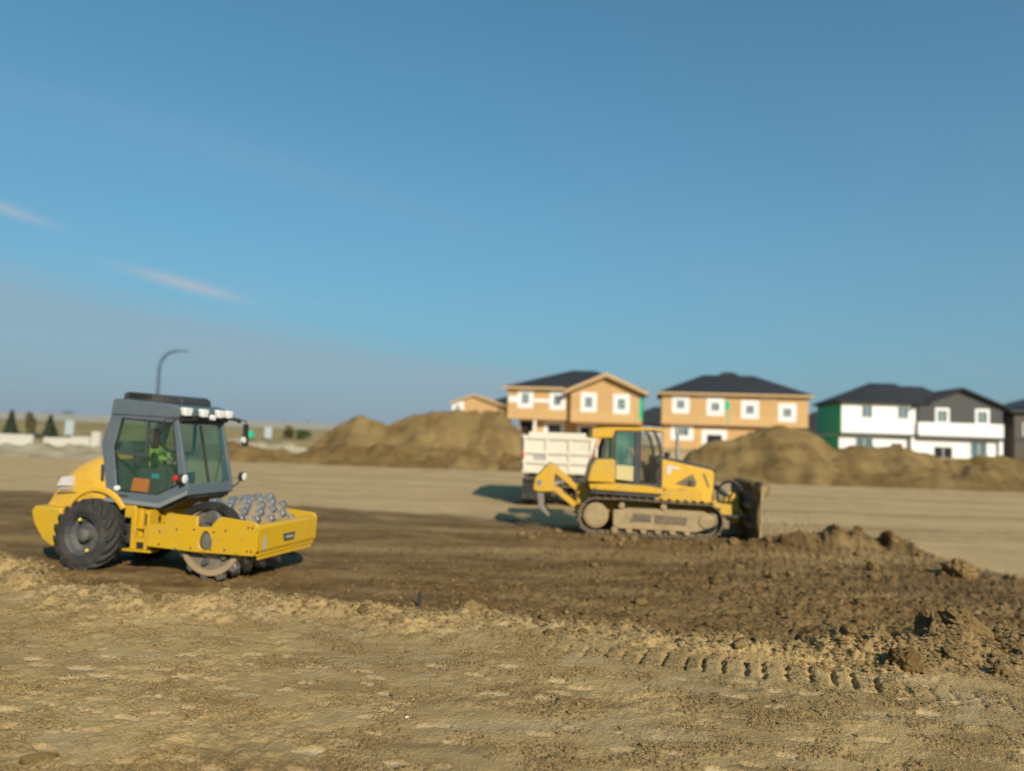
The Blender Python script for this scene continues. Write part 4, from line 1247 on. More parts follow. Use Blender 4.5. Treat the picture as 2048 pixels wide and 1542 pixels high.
# lower lamps
for y, L, z, arm in ((-0.74, 1.56, 1.72, -0.60), (0.86, 1.42, 1.70, 0.62)):
    x = XC - L
    lm = MB().lathe([(x - 0.10, 0.03), (x - 0.06, 0.085), (x + 0.02, 0.095), (x + 0.03, 0.085)], (0, y, z), 'x', 20).build('head_lamp', 'black_plastic', roller)
    MB().lathe([(x + 0.031, 0.080), (x + 0.04, 0.05), (x + 0.043, 0.005)], (0, y, z), 'x', 20).build('lamp_lens', 'white_lamp', lm)
    MB().tube([(x - 0.06, y, z - 0.06), (x - 0.10, y * 0.95, z - 0.15), (x - 0.1, arm, z - 0.2)], 0.018, 8).build('lamp_bracket', 'dark_grey', lm)
MB().lathe([(cy0 - 0.045, 0.02), (cy0 - 0.04, 0.05), (cy0 - 0.005, 0.055)], (XC - 1.76, 0, 1.72), 'y', 14).build('indicator_lamp', 'red_lens', roller)
# mirrors
def mirror(x, y, z, arm, face_w=0.09, h=0.18):
    m = MB().prism([(y - face_w, z - h), (y + face_w, z - h), (y + face_w * 0.9, z + h), (y - face_w * 0.9, z + h)], x - 0.02, x + 0.02, 'x')
    o = m.build('mirror', 'black_plastic', roller, 0.02)
    MB().tube(arm, 0.013, 8).build('mirror_arm', 'dark_grey', o)
    return o
mirror(XC - 2.08, -0.90, 2.42, [(XC - 1.80, -0.66, 2.80), (XC - 1.9, -0.88, 2.78), (XC - 2.06, -0.90, 2.58)], 0.10, 0.17)
mf = mirror(XC - 1.60, 1.12, 2.52, [(XC - 1.78, 0.66, 2.80), (XC - 1.62, 0.85, 2.84), (XC - 1.58, 1.10, 2.80), (XC - 1.60, 1.12, 2.66)], 0.10, 0.22)
MB().lathe([(XC - 1.62 - 0.03, 0.004), (XC - 1.62 - 0.02, 0.06), (XC - 1.60, 0.062)], (0.05, 1.02, 2.42), 'x', 14).build('round_mirror', 'white_lamp', mf)
MB().tube([(XC - 1.72, 0.66, 2.86), (XC - 1.60, 0.78, 2.82), (XC - 1.55, 0.86, 2.78)], 0.035, 8).build('mirror_bracket', 'black_plastic', roller)
# inside the cab
se = MB()
se.box(XC - 3.0, XC - 2.5, -0.26, 0.26, 1.58, 1.72); se.box(XC - 2.9, XC - 2.6, -0.15, 0.15, 1.27, 1.58)
se.prism(RL((2.92, 1.70), (3.04, 1.70), (3.16, 2.30), (3.06, 2.32)), -0.24, 0.24)
se.build('operator_seat', 'seat_fabric', roller, 0.03)
cn = MB(); cn.prism(RL((1.98, 1.27), (2.20, 1.27), (2.14, 1.72), (2.0, 1.80)), -0.16, 0.16); cn.tube([(XC - 2.12, 0, 1.70), (XC - 2.24, 0, 2.0)], 0.03, 8)
cn.box(XC - 2.75, XC - 2.2, -0.46, -0.32, 1.27, 1.86); cn.build('console', 'cab_trim', roller, 0.02)
sw = MB(); ring = [(XC - 2.24 + 0.08 * math.sin(t), 0.19 * math.cos(t), 2.0 + 0.17 * math.sin(t)) for t in np.linspace(0, 2 * PI, 25)]
sw.tube(ring, 0.014, 8, cap=False); sw.tube([(XC - 2.24, -0.18, 2.0), (XC - 2.24, 0.18, 2.0)], 0.012, 6); sw.build('steering_wheel', 'black_plastic', roller)
dp = MB(); dp.box(XC - 2.46, XC - 2.30, -0.475, -0.462, 1.68, 1.76); dp.build('control_display', 'cyan_screen', roller)
o = MB().prism(RL((2.80, 1.40), (2.44, 1.40), (2.42, 1.66), (2.74, 1.68)), -0.62, -0.54).build('orange_toolbox', 'orange_box', roller, 0.012)
tag(o, 'orange box on the cab floor')
driver = Matrix.Translation(R_LOC) @ Matrix.Rotation(R_ROT, 4, 'Z') @ Vector((XC - 2.82, 0, 1.735))
person('person', 'seated driver in lime hi-vis jacket inside the roller cab', driver, R_ROT, 'hivis_green', 'hair', hands=((0.50, 0.17, 0.30), (0.50, -0.17, 0.30)))

XC += 0.17

# ------------------------------------------------------------------ bulldozer
D_LOC = (3.85, 21.6, 0.0); D_ROT = math.radians(-3.0)
dozer = thing('bulldozer', 'dusty yellow crawler bulldozer with rear ripper in front of the cream dump truck', 'bulldozer', D_LOC, D_ROT)


def track_path():
    """closed belt outline in x,z with outward normals"""
    c0, r0, c1, r1 = (-1.45, 0.53), 0.48, (1.42, 0.50), 0.455
    pts = []
    for t in np.linspace(math.radians(95), math.radians(270), 20): pts.append((c0[0] + r0 * math.cos(t), c0[1] + r0 * math.sin(t)))
    for t in np.linspace(math.radians(-90), math.radians(80), 20): pts.append((c1[0] + r1 * math.cos(t), c1[1] + r1 * math.sin(t)))
    pts += [(0.75, 0.965), (-0.1, 1.0), (-0.75, 1.02)]
    return pts
tp = track_path()
tp_l = [Vector((a, 0, b)) for a, b in tp]
seg = [(tp_l[i], tp_l[(i + 1) % len(tp_l)]) for i in range(len(tp_l))]
tot = sum((b - a).length for a, b in seg)
NS = 40
shoe = MB(); shoe.box(-0.103, 0.103, -0.25, 0.25, -0.035, 0.0); shoe.box(0.05, 0.075, -0.25, 0.25, 0.0, 0.055)
shoe.box(-0.09, 0.09, -0.06, 0.06, -0.10, -0.035)
shoe_me = shoe.mesh('track_shoe', 'track_steel', smooth=False)
for s in (-1, 1):
    yb = s * 0.95
    fr = MB()
    fr.prism([(-1.0, 0.30), (-0.85, 0.22), (1.2, 0.20), (1.62, 0.36), (1.66, 0.60), (1.40, 0.74), (0.45, 0.76), (-0.55, 0.76), (-1.0, 0.70)], yb - 0.17, yb + 0.17)
    track = fr.build('track', 'track_soil', dozer, 0.02)
    d = 0
    for k in range(NS):
        want = tot * (k + 0.5) / NS; acc = 0
        for a, b in seg:
            ln = (b - a).length
            if acc + ln >= want:
                p = a + (b - a) * ((want - acc) / ln); dr_ = (b - a).normalized(); break
            acc += ln
        nrm = Vector((-dr_.z, 0, dr_.x)) * -1
        mt = Matrix(((dr_.x, 0, nrm.x, p.x), (dr_.y, 1, nrm.y, yb), (dr_.z, 0, nrm.z, p.z), (0, 0, 0, 1)))
        # keep the axes right-handed
        mt = Matrix.Translation((p.x, yb, p.z)) @ Matrix.Rotation(math.atan2(-dr_.z, dr_.x) , 4, 'Y') @ Matrix.Rotation(PI, 4, 'X')
        o = link('track_shoe', shoe_me, track); o.matrix_local = mt
    o_ = s * 0.20
    for nm, cx, cz, r in (('drive_sprocket', -1.45, 0.55, 0.33), ('idler_wheel', 1.42, 0.50, 0.20)):
        w = MB().lathe([(yb + o_ * 1.06, 0.02), (yb + o_ * 1.04, r * 0.82), (yb + o_ * 0.92, r * 0.88), (yb + o_ * 0.92, r), (yb - o_ * 0.6, r)], (cx, 0, cz), 'y', 28)
        w.build(nm, 'track_soil', track, 0.008)
    for cx in (-0.78, 0.32):
        MB().lathe([(yb + o_ * 1.1, 0.05), (yb + o_ * 1.05, 0.08), (yb - o_, 0.08)], (cx, 0, 0.83), 'y', 14).build('carrier_roller', 'track_soil', track)
    for k in range(6):
        MB().lathe([(yb + o_ * 0.8, 0.03), (yb + o_ * 0.75, 0.085), (yb - o_, 0.085)], (-0.95 + 0.38 * k, 0, 0.19), 'y', 14).build('track_roller', 'track_soil', track)
    gd = MB(); gd.prism([(-0.55, 0.42), (0.0, 0.42), (0.0, 0.62), (-0.45, 0.64)], yb + o_ * 0.88, yb + o_ * 0.98); gd.prism([(0.1, 0.40), (0.92, 0.38), (0.95, 0.58), (0.1, 0.62)], yb + o_ * 0.88, yb + o_ * 0.98)
    gd.split('track_guard', 'track_steel', track, 0.01)

hull = MB(); hull.box(-1.72, 1.45, -0.62, 0.62, 0.45, 1.22); hull.build('hull', 'yellow_dozer', dozer, 0.02)
fd = MB()
for s in (-1, 1):
    a, b = sorted((s * 0.62, s * 1.12))
    fd.prism([(-1.62, 1.22), (0.28, 1.16), (0.30, 1.30), (-0.12, 1.36), (-1.02, 1.40), (-1.66, 1.36)], a, b)
fd.split('fender', 'yellow_dozer', dozer, 0.02)
und = MB(); und.prism([(-1.60, 1.12), (0.20, 1.06), (0.28, 1.15), (-1.60, 1.21)], -1.05, 1.05); und.build('belly_plate', 'dark_grey', dozer)
tank = MB()
tank.prism([(-1.70, 1.42), (-1.60, 1.86), (-1.48, 2.02), (-1.02, 2.04), (-0.97, 1.98), (-0.97, 1.41)], -1.10, 1.10)
tank.build('fuel_tank', 'yellow_dozer', dozer, 0.03)
yk = MB(); yk.box(-1.95, -1.70, -0.55, 0.55, 0.55, 1.35); yk.build('ripper_mount', 'yellow_dozer', dozer, 0.02)
# cab: open frame of dark posts with glass between
CY = 0.80
cb = MB()
for s in (-1, 1):
    y0, y1 = (s * CY - 0.035, s * CY + 0.035)
    for pl in (([(-1.33, 1.95), (-1.25, 1.95), (-1.12, 2.72), (-1.22, 2.62), (-1.33, 2.30)]),
               ([(-1.02, 1.42), (-0.93, 1.42), (-0.93, 2.80), (-1.02, 2.80)]),
               ([(-0.46, 1.42), (-0.28, 1.30), (-0.26, 2.80), (-0.44, 2.80)]),
               ([(0.22, 1.28), (0.31, 1.28), (0.31, 2.30), (0.22, 2.62), (0.12, 2.80), (0.06, 2.80), (0.15, 2.55), (0.22, 2.25)]),
               ([(-0.28, 1.28), (0.22, 1.26), (0.22, 1.40), (-0.28, 1.42)])):
        cb.prism(pl, y0, y1)
cb.prism([(-1.34, 1.93), (-1.28, 1.93), (-1.28, 2.0), (-1.34, 2.0)], -CY, CY); cb.prism([(0.25, 1.90), (0.31, 1.90), (0.31, 1.98), (0.25, 1.98)], -CY + .03, CY - .03)
cab_o = cb.build('cab_frame', 'dark_grey', dozer, 0.012)
for s in (-1, 1):
    yy = s * CY
    MB().prism([(-1.25, 1.97), (-1.02, 1.97), (-1.02, 2.74), (-1.13, 2.70)], yy - 0.006, yy + 0.006).build('rear_quarter_window', 'cab_glass', cab_o)
    MB().prism([(-0.93, 1.50), (-0.46, 1.46), (-0.45, 2.78), (-0.93, 2.78)], yy - 0.006, yy + 0.006).build('side_window', 'dozer_glass', cab_o)
    MB().prism([(-0.28, 1.42), (0.22, 1.40), (0.22, 2.25), (0.15, 2.55), (0.06, 2.78), (-0.26, 2.78)], yy - 0.006, yy + 0.006).build('door_window', 'door_glass', cab_o)
MB().prism([(-0.925, 1.50), (-0.465, 1.46), (-0.46, 1.86), (-0.925, 1.88)], -CY - 0.016, -CY - 0.008).build('lower_side_panel', 'panel_pale', cab_o)
cf = MB(); cf.box(-1.3, 0.3, -0.82, 0.82, 1.36, 1.41); cf.build('cab_floor', 'dark_grey', dozer)
rf = MB(); rf.prism([(-1.62, 2.58), (-1.05, 2.60), (-0.98, 2.80), (0.05, 2.83), (0.32, 2.80), (0.34, 2.88), (-0.2, 2.91), (-1.2, 2.89), (-1.60, 2.84)], -0.88, 0.88)
rf.build('cab_roof', 'yellow_dozer', dozer, 0.03)
sv = MB(); sv.box(-0.62, -0.36, 1.0, 1.06, 1.9, 2.2)
ds = MB(); ds.box(-0.75, -0.25, -0.27, 0.27, 1.62, 1.78); ds.box(-0.65, -0.35, -0.15, 0.15, 1.41, 1.62); ds.prism([(-0.75, 1.75), (-0.63, 1.75), (-0.72, 2.38), (-0.82, 2.36)], -0.25, 0.25)
ds.build('operator_seat', 'seat_fabric', dozer, 0.03)
dcon = MB(); dcon.prism([(0.05, 1.41), (0.26, 1.41), (0.26, 2.12), (0.12, 2.16)], -0.55, 0.55); dcon.build('dashboard', 'cab_trim', dozer, 0.02)
op = Matrix.Translation(D_LOC) @ Matrix.Rotation(D_ROT, 4, 'Z') @ Vector((-0.52, 0, 1.79))
person('person', 'seated operator in white hard hat and orange vest inside the bulldozer', op, D_ROT, 'hivis_orange', 'hat', hands=((0.42, 0.30, 0.22), (0.42, -0.30, 0.22)), lean=0.03)
# engine
eh = MB(); eh.prism([(0.33, 1.20), (0.33, 2.08), (1.70, 1.82), (1.76, 1.74), (1.74, 0.88), (1.3, 0.86), (1.2, 1.1)], -0.46, 0.46)
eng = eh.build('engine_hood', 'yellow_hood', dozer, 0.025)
et = MB(); et.prism([(0.30, 2.083), (0.30, 2.16), (0.9, 2.06), (1.72, 1.90), (1.78, 1.80), (1.70, 1.823)], -0.44, 0.44); et.build('hood_top', 'dark_grey', dozer, 0.015)
dgl = MB(); dgl.prism([(0.48, 1.92), (0.82, 1.86), (0.82, 1.80), (0.62, 1.83), (0.57, 1.66), (0.47, 1.66)], -0.472, -0.462); dgl.build('white_decal', 'white_decal', eng)
ep = MB(); ep.prism([(0.72, 1.42), (1.18, 1.70), (1.30, 1.46), (1.26, 1.34), (1.0, 1.36)], -0.474, -0.462); ep.build('oil_stained_vent', 'blade_steel', eng)
ev = MB(); ev.lathe([(-0.49, 0.02), (-0.485, 0.085), (-0.462, 0.09)], (1.12, 0, 1.44), 'y', 14); ev.build('engine_port', 'black_plastic', eng)
dl = MB(); dl.prism([(1.46, 1.72), (1.50, 1.72), (1.64, 1.36), (1.60, 1.36)], -0.472, -0.462); dl.build('hood_seam', 'dark_grey', eng)
rail = MB(); rail.box(0.42, 1.38, -0.62, -0.462, 1.20, 1.30); rail.box(0.42, 1.38, 0.462, 0.62, 1.20, 1.30); rail.split('step_rail', 'yellow_dozer', dozer, 0.015)
ex = MB(); ex.tube([(0.80, -0.18, 2.0), (0.80, -0.18, 2.86), (0.76, -0.18, 2.93)], [0.05, 0.045, 0.045], 12); ex.build('exhaust_pipe', 'steel', dozer)
bc = MB(); bc.lathe([(2.10, 0.03), (2.14, 0.08), (2.24, 0.09), (2.26, 0.06)], (0.52, -0.2, 0), 'z', 14); bc.build('air_precleaner', 'black_plastic', dozer)
gril = MB()
for k in range(8): gril.box(1.752, 1.765, -0.38, 0.38, 0.98 + 0.09 * k, 1.03 + 0.09 * k)
gril.build('radiator_grille', 'dark_grey', dozer)
# push frame, cylinders, hoses, blade
pf = MB()
for s in (-1, 1):
    a, b = sorted((s * 0.50, s * 0.66))
    pf.prism([(0.9, 0.72), (2.35, 0.62), (2.62, 0.42), (2.62, 0.62), (2.35, 0.90), (1.65, 0.98), (0.9, 0.95)], a, b)
pf.box(2.2, 2.42, -0.66, 0.66, 0.45, 0.82)
pf.build('push_frame', 'yellow_dozer', dozer, 0.015)
br_ = MB(); br_.prism([(2.15, 0.82), (2.45, 0.82), (2.42, 1.20), (2.28, 1.22)], -0.42, -0.2); br_.prism([(2.15, 0.82), (2.45, 0.82), (2.42, 1.20), (2.28, 1.22)], 0.2, 0.42)
br_.split('lift_bracket', 'yellow_dozer', dozer, 0.015)
cyl = MB()
for s in (-1, 1):
    cyl.tube([(1.7, s * 0.36, 1.5), (2.2, s * 0.36, 1.12)], 0.055, 10); cyl.tube([(2.2, s * 0.36, 1.12), (2.36, s * 0.36, 1.0)], 0.032, 10)
    cyl.tube([(1.9, s * 0.75, 0.62), (2.68, s * 1.0, 0.62)], 0.05, 10)
cyl.split('hydraulic_cylinder', 'dark_grey', dozer)
hz_ = MB()
for dy, r in ((-0.12, 0.40), (0.0, 0.36)):
    ring = [(2.16 + r * 0.85 * math.cos(t), dy - 0.5, 1.16 + r * math.sin(t)) for t in np.linspace(math.radians(-30), math.radians(235), 26)]
    hz_.tube(ring, 0.03, 8)
hz_.split('hydraulic_hose', 'black_plastic', dozer)
bp_ = []
for t in np.linspace(-0.5, 0.62, 14): bp_.append((3.62 - 0.92 * math.cos(t) , 0.66 + 1.42 * math.sin(t)))
bp2 = [(x - 0.06, z) for x, z in reversed(bp_)]
bl = MB().prism(bp_ + bp2, -1.62, 1.62); blade = bl.build('blade', 'blade_steel', dozer)
ed = MB(); x0_, z0_ = bp_[0]; ed.prism([(x0_ - 0.08, z0_ + 0.16), (x0_ + 0.0, z0_ + 0.16), (x0_ + 0.10, z0_ - 0.12), (x0_ + 0.07, z0_ - 0.12)], -1.66, 1.66); ed.build('cutting_edge', 'blade_steel', blade)
for s in (-1, 1): MB().prism(bp_ + [(bp_[-1][0] - 0.16, bp_[-1][1]), (bp_[0][0] - 0.14, bp_[0][1])], s * 1.62, s * 1.655).build('blade_end_plate', 'track_soil', blade)  # paler tan than the blade, so the lit edge is painted in
rbs = MB()
for y in (-1.2, -0.7, -0.2, 0.2, 0.7, 1.2): rbs.prism([(2.70, 0.25), (2.58, 0.45), (2.58, 0.95), (2.68, 1.15)], y - 0.025, y + 0.025)
rbs.box(2.52, 2.66, -1.3, 1.3, 0.38, 0.52); rbs.box(2.52, 2.66, -1.3, 1.3, 0.88, 1.0); rbs.build('blade_ribs', 'blade_steel', blade)
cr = MB(); cr.prism([(2.70, 1.25), (2.86, 1.22), (2.95, 1.36), (2.98, 1.50), (2.90, 1.58), (2.78, 1.60), (2.70, 1.52), (2.66, 1.40)], -1.64, -0.9); cr.prism([(2.70, 1.30), (2.90, 1.36), (2.98, 1.50), (2.86, 1.58), (2.72, 1.50)], -0.7, 1.5); cr.split('caked_soil', 'pile_soil', blade, 0.05)
# ripper
rp = MB()
for s in (-1, 1):
    a, b = sorted((s * 0.38, s * 0.52))
    rp.prism([(-1.95, 1.10), (-1.88, 1.22), (-2.56, 1.80), (-2.70, 1.80), (-2.72, 1.70)], a, b)
    rp.prism([(-1.88, 0.55), (-1.80, 0.70), (-2.62, 1.30), (-2.74, 1.22)], a, b)
rp.split('ripper_arm', 'yellow_dozer', dozer, 0.015)
ry = MB()
ry.prism([(-2.60, 1.08), (-2.55, 1.80), (-2.72, 1.86), (-3.10, 1.45), (-3.16, 1.12), (-3.02, 1.06)], -0.58, 0.58); ry.build('ripper_beam', 'yellow_dozer', dozer, 0.03)
rk = MB(); rk.lathe([(-0.6, 0.02), (-0.6, 0.07), (-0.575, 0.075)], (-2.98, 0, 1.32), 'y', 14); rk.build('ripper_pin', 'steel', dozer)
rc = MB()
for s in (-1, 1): rc.tube([(-1.9, s * 0.25, 1.30), (-2.3, s * 0.25, 1.28)], 0.06, 10); rc.tube([(-2.3, s * 0.25, 1.28), (-2.65, s * 0.25, 1.26)], 0.035, 10)
rc.split('ripper_cylinder', 'steel', dozer)
for y in (-0.45, 0.45):
    sk_ = MB().prism([(-3.05, 1.10), (-2.86, 1.10), (-2.84, 0.72), (-2.66, 0.44), (-2.72, 0.40), (-2.98, 0.62)], y - 0.05, y + 0.05)
    sk_.build('ripper_shank', 'worn_steel', dozer, 0.01)

# ------------------------------------------------------------------ dump truck
truck = thing('dump_truck', 'cream dump truck with ribbed tailgate seen from behind the bulldozer', 'dump truck', (1.78, 28.5, 0.0), math.radians(-3))
WT = 1.30
tb = MB()
tb.box(-WT, -WT + 0.06, 0.06, 5.0, 1.25, 2.62); tb.box(WT - 0.06, WT, 0.06, 5.0, 1.25, 2.62); tb.box(-WT + .06, WT - .06, 0.06, 5.0, 1.20, 1.28); tb.box(-WT + .06, WT - .06, 4.92, 5.0, 1.28, 2.75)
bed = tb.build('dump_bed', 'truck_cream', truck, 0.015)
rib = MB().box(-0.035, 0.035, -0.04, 0.04, 1.25, 2.60).mesh('bed_rib', 'truck_cream')
for s in (-1, 1):
    for k in range(6): link('bed_rib', rib, bed, loc=(s * (WT + 0.036), 0.5 + 0.85 * k, 0))
tg = MB(); tg.box(-WT + 0.02, WT - 0.02, 0.0, 0.055, 1.22, 2.58); tail = tg.build('tailgate', 'truck_cream', truck, 0.012)
hr = MB().box(-WT, WT, -0.07, -0.002, -0.06, 0.06).mesh('tailgate_rib', 'truck_cream')
for z in (2.52, 1.98, 1.62, 1.28): link('tailgate_rib', hr, tail, loc=(0, 0, z), bevel=0.01)
vr = MB().box(-0.05, 0.05, -0.06, -0.003, 1.34, 2.46).mesh('tailgate_post', 'truck_cream')
for x in (-1.22, -0.42, 0.42, 1.22): link('tailgate_post', vr, tail, loc=(x, 0, 0), bevel=0.01)
dl_ = MB(); dl_.box(-0.9, -0.5, -0.012, -0.004, 1.7, 1.9); dl_.build('tailgate_decal', 'decal_grey', tail)
lt = MB()
for x in (-WT - 0.02, WT - 0.06):
    lt.box(x, x + 0.08, -0.09, -0.03, 1.80, 1.98)
lt.split('tail_light', 'red_lens', truck)
tlb = MB(); tlb.box(-1.2, -0.8, -0.02, 0.08, 0.95, 1.08); tlb.box(0.8, 1.2, -0.02, 0.08, 0.95, 1.08); tlb.split('lamp_bar', 'truck_chassis', truck)
chs_ = MB(); chs_.box(-0.45, -0.33, 0.1, 7.2, 0.80, 1.18); chs_.box(0.33, 0.45, 0.1, 7.2, 0.80, 1.18); chs_.box(-1.2, 1.2, 0.15, 0.3, 0.95, 1.15); chs_.build('chassis', 'truck_chassis', truck)
ttyre = MB().lathe([(-0.13, 0.30), (-0.15, 0.40), (-0.14, 0.48), (-0.11, 0.51), (0.11, 0.51), (0.14, 0.48), (0.15, 0.40), (0.13, 0.30)], (0, 0, 0), 'x', 32, closed=True).mesh('wheel', 'rubber')
trim = MB().lathe([(-0.12, 0.31), (-0.05, 0.26), (-0.02, 0.02), (0.02, 0.02), (0.05, 0.26), (0.12, 0.31)], (0, 0, 0), 'x', 24).mesh('rim', 'rim_grey')
for y in (0.75, 2.1):
    for x in (-1.12, -0.80, 0.80, 1.12):
        w = link('wheel', ttyre, truck, loc=(x, y, 0.51)); link('rim', trim, w)
for x in (-1.05, 1.05):
    w = link('wheel', ttyre, truck, loc=(x, 6.6, 0.51)); link('rim', trim, w)
fl_ = MB(); fl_.box(-1.28, -0.66, 0.12, 0.14, 0.25, 1.0); fl_.box(0.66, 1.28, 0.12, 0.14, 0.25, 1.0); fl_.split('mud_flap', 'black_plastic', truck)
ax_ = MB()
for y in (0.75, 2.1): ax_.lathe([(-1.0, 0.09), (1.0, 0.09)], (0, y, 0.51), 'x', 12); ax_.lathe([(-0.2, 0.22), (0.2, 0.22)], (0, y, 0.51), 'x', 16)
ax_.build('rear_axle', 'truck_chassis', truck)
tc_ = MB(); tc_.prism([(5.25, 0.95), (5.25, 2.55), (5.5, 2.68), (6.6, 2.60), (6.95, 1.75), (8.0, 1.6), (8.1, 0.9)], -1.12, 1.12, 'x'); tc_.build('truck_cab', 'truck_cream', truck, 0.05)
lad = MB(); lad.tube([(WT + 0.18, 0.25, 2.45), (WT + 0.18, 0.25, 1.5)], 0.02, 6); lad.box(WT + 0.075, WT + 0.42, 0.2, 0.75, 1.75, 2.22); lad.build('side_locker', 'truck_cream', truck, 0.02)

# ------------------------------------------------------------------ houses
HY = 78.0


def hip(m, x0, x1, y0, y1, ze, zr, rx0, rx1, ry, over=0.45, th=0.22):
    """hip roof solid with soffit and fascia thickness"""
    a, b, c, d = x0 - over, x1 + over, y0 - over, y1 + over
    lo = [(a, c, ze), (b, c, ze), (b, d, ze), (a, d, ze)]
    hi = [(x, y, ze + th) for x, y, _ in lo]
    rg = [(rx0, ry, zr), (rx1, ry, zr)]
    vs = lo + hi + rg
    m.add(vs, [(3, 2, 1, 0), (0, 1, 5, 4), (1, 2, 6, 5), (2, 3, 7, 6), (3, 0, 4, 7), (4, 5, 9, 8), (6, 7, 8, 9), (5, 6, 9), (7, 4, 8)])
    return m


def gable(m, x0, x1, yf, yb, ze, xr, zr, over=0.45, th=0.22):
    """gable roof with its ridge running back from the front face"""
    a, b = x0 - over, x1 + over
    sl0 = (zr - ze) / (xr - a); sl1 = (zr - ze) / (b - xr)
    poly = [(a, ze), (xr, zr), (b, ze), (b, ze - th), (xr, zr - th * 1.3), (a, ze - th)]
    m.prism([(p[0], p[1]) for p in poly], yf - over, yb, 'y')
    return m


win_pane = MB().box(-0.36, 0.36, 0.0, 0.02, -0.52, 0.52).mesh('pane', 'house_glass')
def window(house, x, z, yf, w=0.86, h=1.2, wrap=0.38, wrapmat='house_wrap', trim=True, double=True):
    """framed window set in the wall face at yf, with its square of wrap or trim board round it"""
    f = MB()
    t = 0.09
    f.box(x - w / 2, x - w / 2 + t, yf - 0.05, yf + 0.03, z - h / 2, z + h / 2); f.box(x + w / 2 - t, x + w / 2, yf - 0.05, yf + 0.03, z - h / 2, z + h / 2)
    f.box(x - w / 2 + t, x + w / 2 - t, yf - 0.05, yf + 0.03, z - h / 2, z - h / 2 + t); f.box(x - w / 2 + t, x + w / 2 - t, yf - 0.05, yf + 0.03, z + h / 2 - t, z + h / 2)
    if double: f.box(x - 0.03, x + 0.03, yf - 0.045, yf + 0.03, z - h / 2 + t, z + h / 2 - t)
    o = f.build('window', 'window_frame', house)
    MB().box(x - w / 2 + t, x + w / 2 - t, yf - 0.012, yf - 0.004, z - h / 2 + t, z + h / 2 - t).build('pane', 'house_glass', o)
    if wrap:
        g = MB()
        W, H = w / 2 + wrap, h / 2 + wrap
        outer = [(x - W + .08, z - H), (x + W - .08, z - H), (x + W, z - H + .08), (x + W, z + H - .08), (x + W - .08, z + H), (x - W + .08, z + H), (x - W, z + H - .08), (x - W, z - H + .08)]
        inner = [(x - w / 2, z - h / 2), (x + w / 2, z - h / 2), (x + w / 2, z + h / 2), (x - w / 2, z + h / 2)]
        g.holed(outer, [inner], yf - 0.015, yf - 0.003)
        g.build('window_wrap' if wrapmat == 'house_wrap' else 'window_trim', wrapmat, o)
    return o


def opening(house, x0, x1, z0, z1, yf, wrap=0.25, name='doorway', mat='house_wrap'):
    """dark unfinished opening with a surround"""
    o = MB().box(x0, x1, yf - 0.006, yf + 0.02, z0, z1).build(name, 'room_dark', house)
    if wrap:
        MB().holed([(x0 - wrap, z0), (x0 - wrap, z1 + wrap), (x1 + wrap, z1 + wrap), (x1 + wrap, z0), (x1, z0), (x1, z1), (x0, z1), (x0, z0)], [], yf - 0.02, yf - 0.004).build('door_wrap', mat, o)
    return o


def thing_at(name, label, x, y, z=1.8, group='houses under construction along the far street', rot=math.radians(-10.5)):
    return thing(name, label, 'house', (x, y, z), rot, group)


def reparent_offset(root):
    """children were written in world numbers: shift them to the root's frame"""
    lx, ly, lz = root.location
    for c in root.children:
        if c.type == 'MESH' and not c.get('_done'):
            c.data.transform(Matrix.Translation((-lx, -ly, -lz)))
            for g in c.children: g.data.transform(Matrix.Translation((-lx, -ly, -lz)))
    return root


G0 = 1.75
# house 1: sheathed duplex with gable bay
h = thing_at('sheathed_house', 'sheathed house with big bare front gable, behind the dump truck', 6.4, HY, G0)
w = MB(); w.box(-0.5, 6.1, HY, HY + 10, 4.25, 7.30); w.box(0.6, 13.0, HY + 1.2, HY + 10, G0, 4.25)
w.build('wall', 'osb_sheathing', h)
w = MB(); w.box(6.1, 13.15, HY - 0.7, HY + 10, 4.05, 7.08); w.prism([(6.1, 7.08), (13.15, 7.08), (9.62, 8.72)], HY - 0.7, HY + 5)
w.build('gable_wall', 'osb_sheathing', h)
w = MB(); w.box(-0.55, 13.2, HY - 0.74, HY + 1.2, 4.12, 4.25) if False else w.box(-0.52, 6.1, HY - 0.03, HY - 0.004, 4.22, 4.36)
w.build('floor_joist_band', 'timber', h)
r_ = MB(); hip(r_, -0.5, 13.0, HY, HY + 10, 7.3, 9.75, 5.6, 8.0, HY + 5)
r_.build('roof', 'roof_shingle', h)
r_ = MB(); gable(r_, 6.1, 13.15, HY - 0.7, HY + 5, 7.22, 9.62, 9.02, 0.6, 0.2); rg = r_.build('gable_roof', 'roof_shingle', h)
b_ = MB()
for (ax, az, bx_, bz) in ((5.5, 6.98, 9.62, 8.90), (13.76, 6.98, 9.62, 8.90)):
    b_.prism([(ax, az - 0.12), (ax, az + 0.26), (bx_, bz + 0.16), (bx_, bz - 0.22)], HY - 1.36, HY - 1.31)
b_.split('barge_board', 'timber', rg)
b_ = MB(); b_.box(-0.97, 5.4, HY - 0.5, HY - 0.455, 7.28, 7.53); b_.build('fascia_board', 'timber', h)
for x, z, yf in ((1.35, 6.35, HY), (4.65, 6.25, HY), (7.9, 6.1, HY - 0.7), (11.15, 6.0, HY - 0.7)): window(h, x, z, yf)
tp_ = MB(); tp_.box(-0.4, 0.55, HY - 0.012, HY - 0.003, 5.95, 6.55); tp_.box(2.2, 3.8, HY - 0.012, HY - 0.003, 6.0, 6.35); tp_.split('seam_tape', 'house_wrap', h)
opening(h, 3.6, 4.9, 2.0, 3.75, HY + 1.2, 0.45); opening(h, 7.0, 8.2, 2.3, 3.6, HY + 1.2, 0.4, 'window_opening')
opening(h, 0.75, 2.0, 2.2, 4.0, HY + 1.2, 0, 'garage_opening')
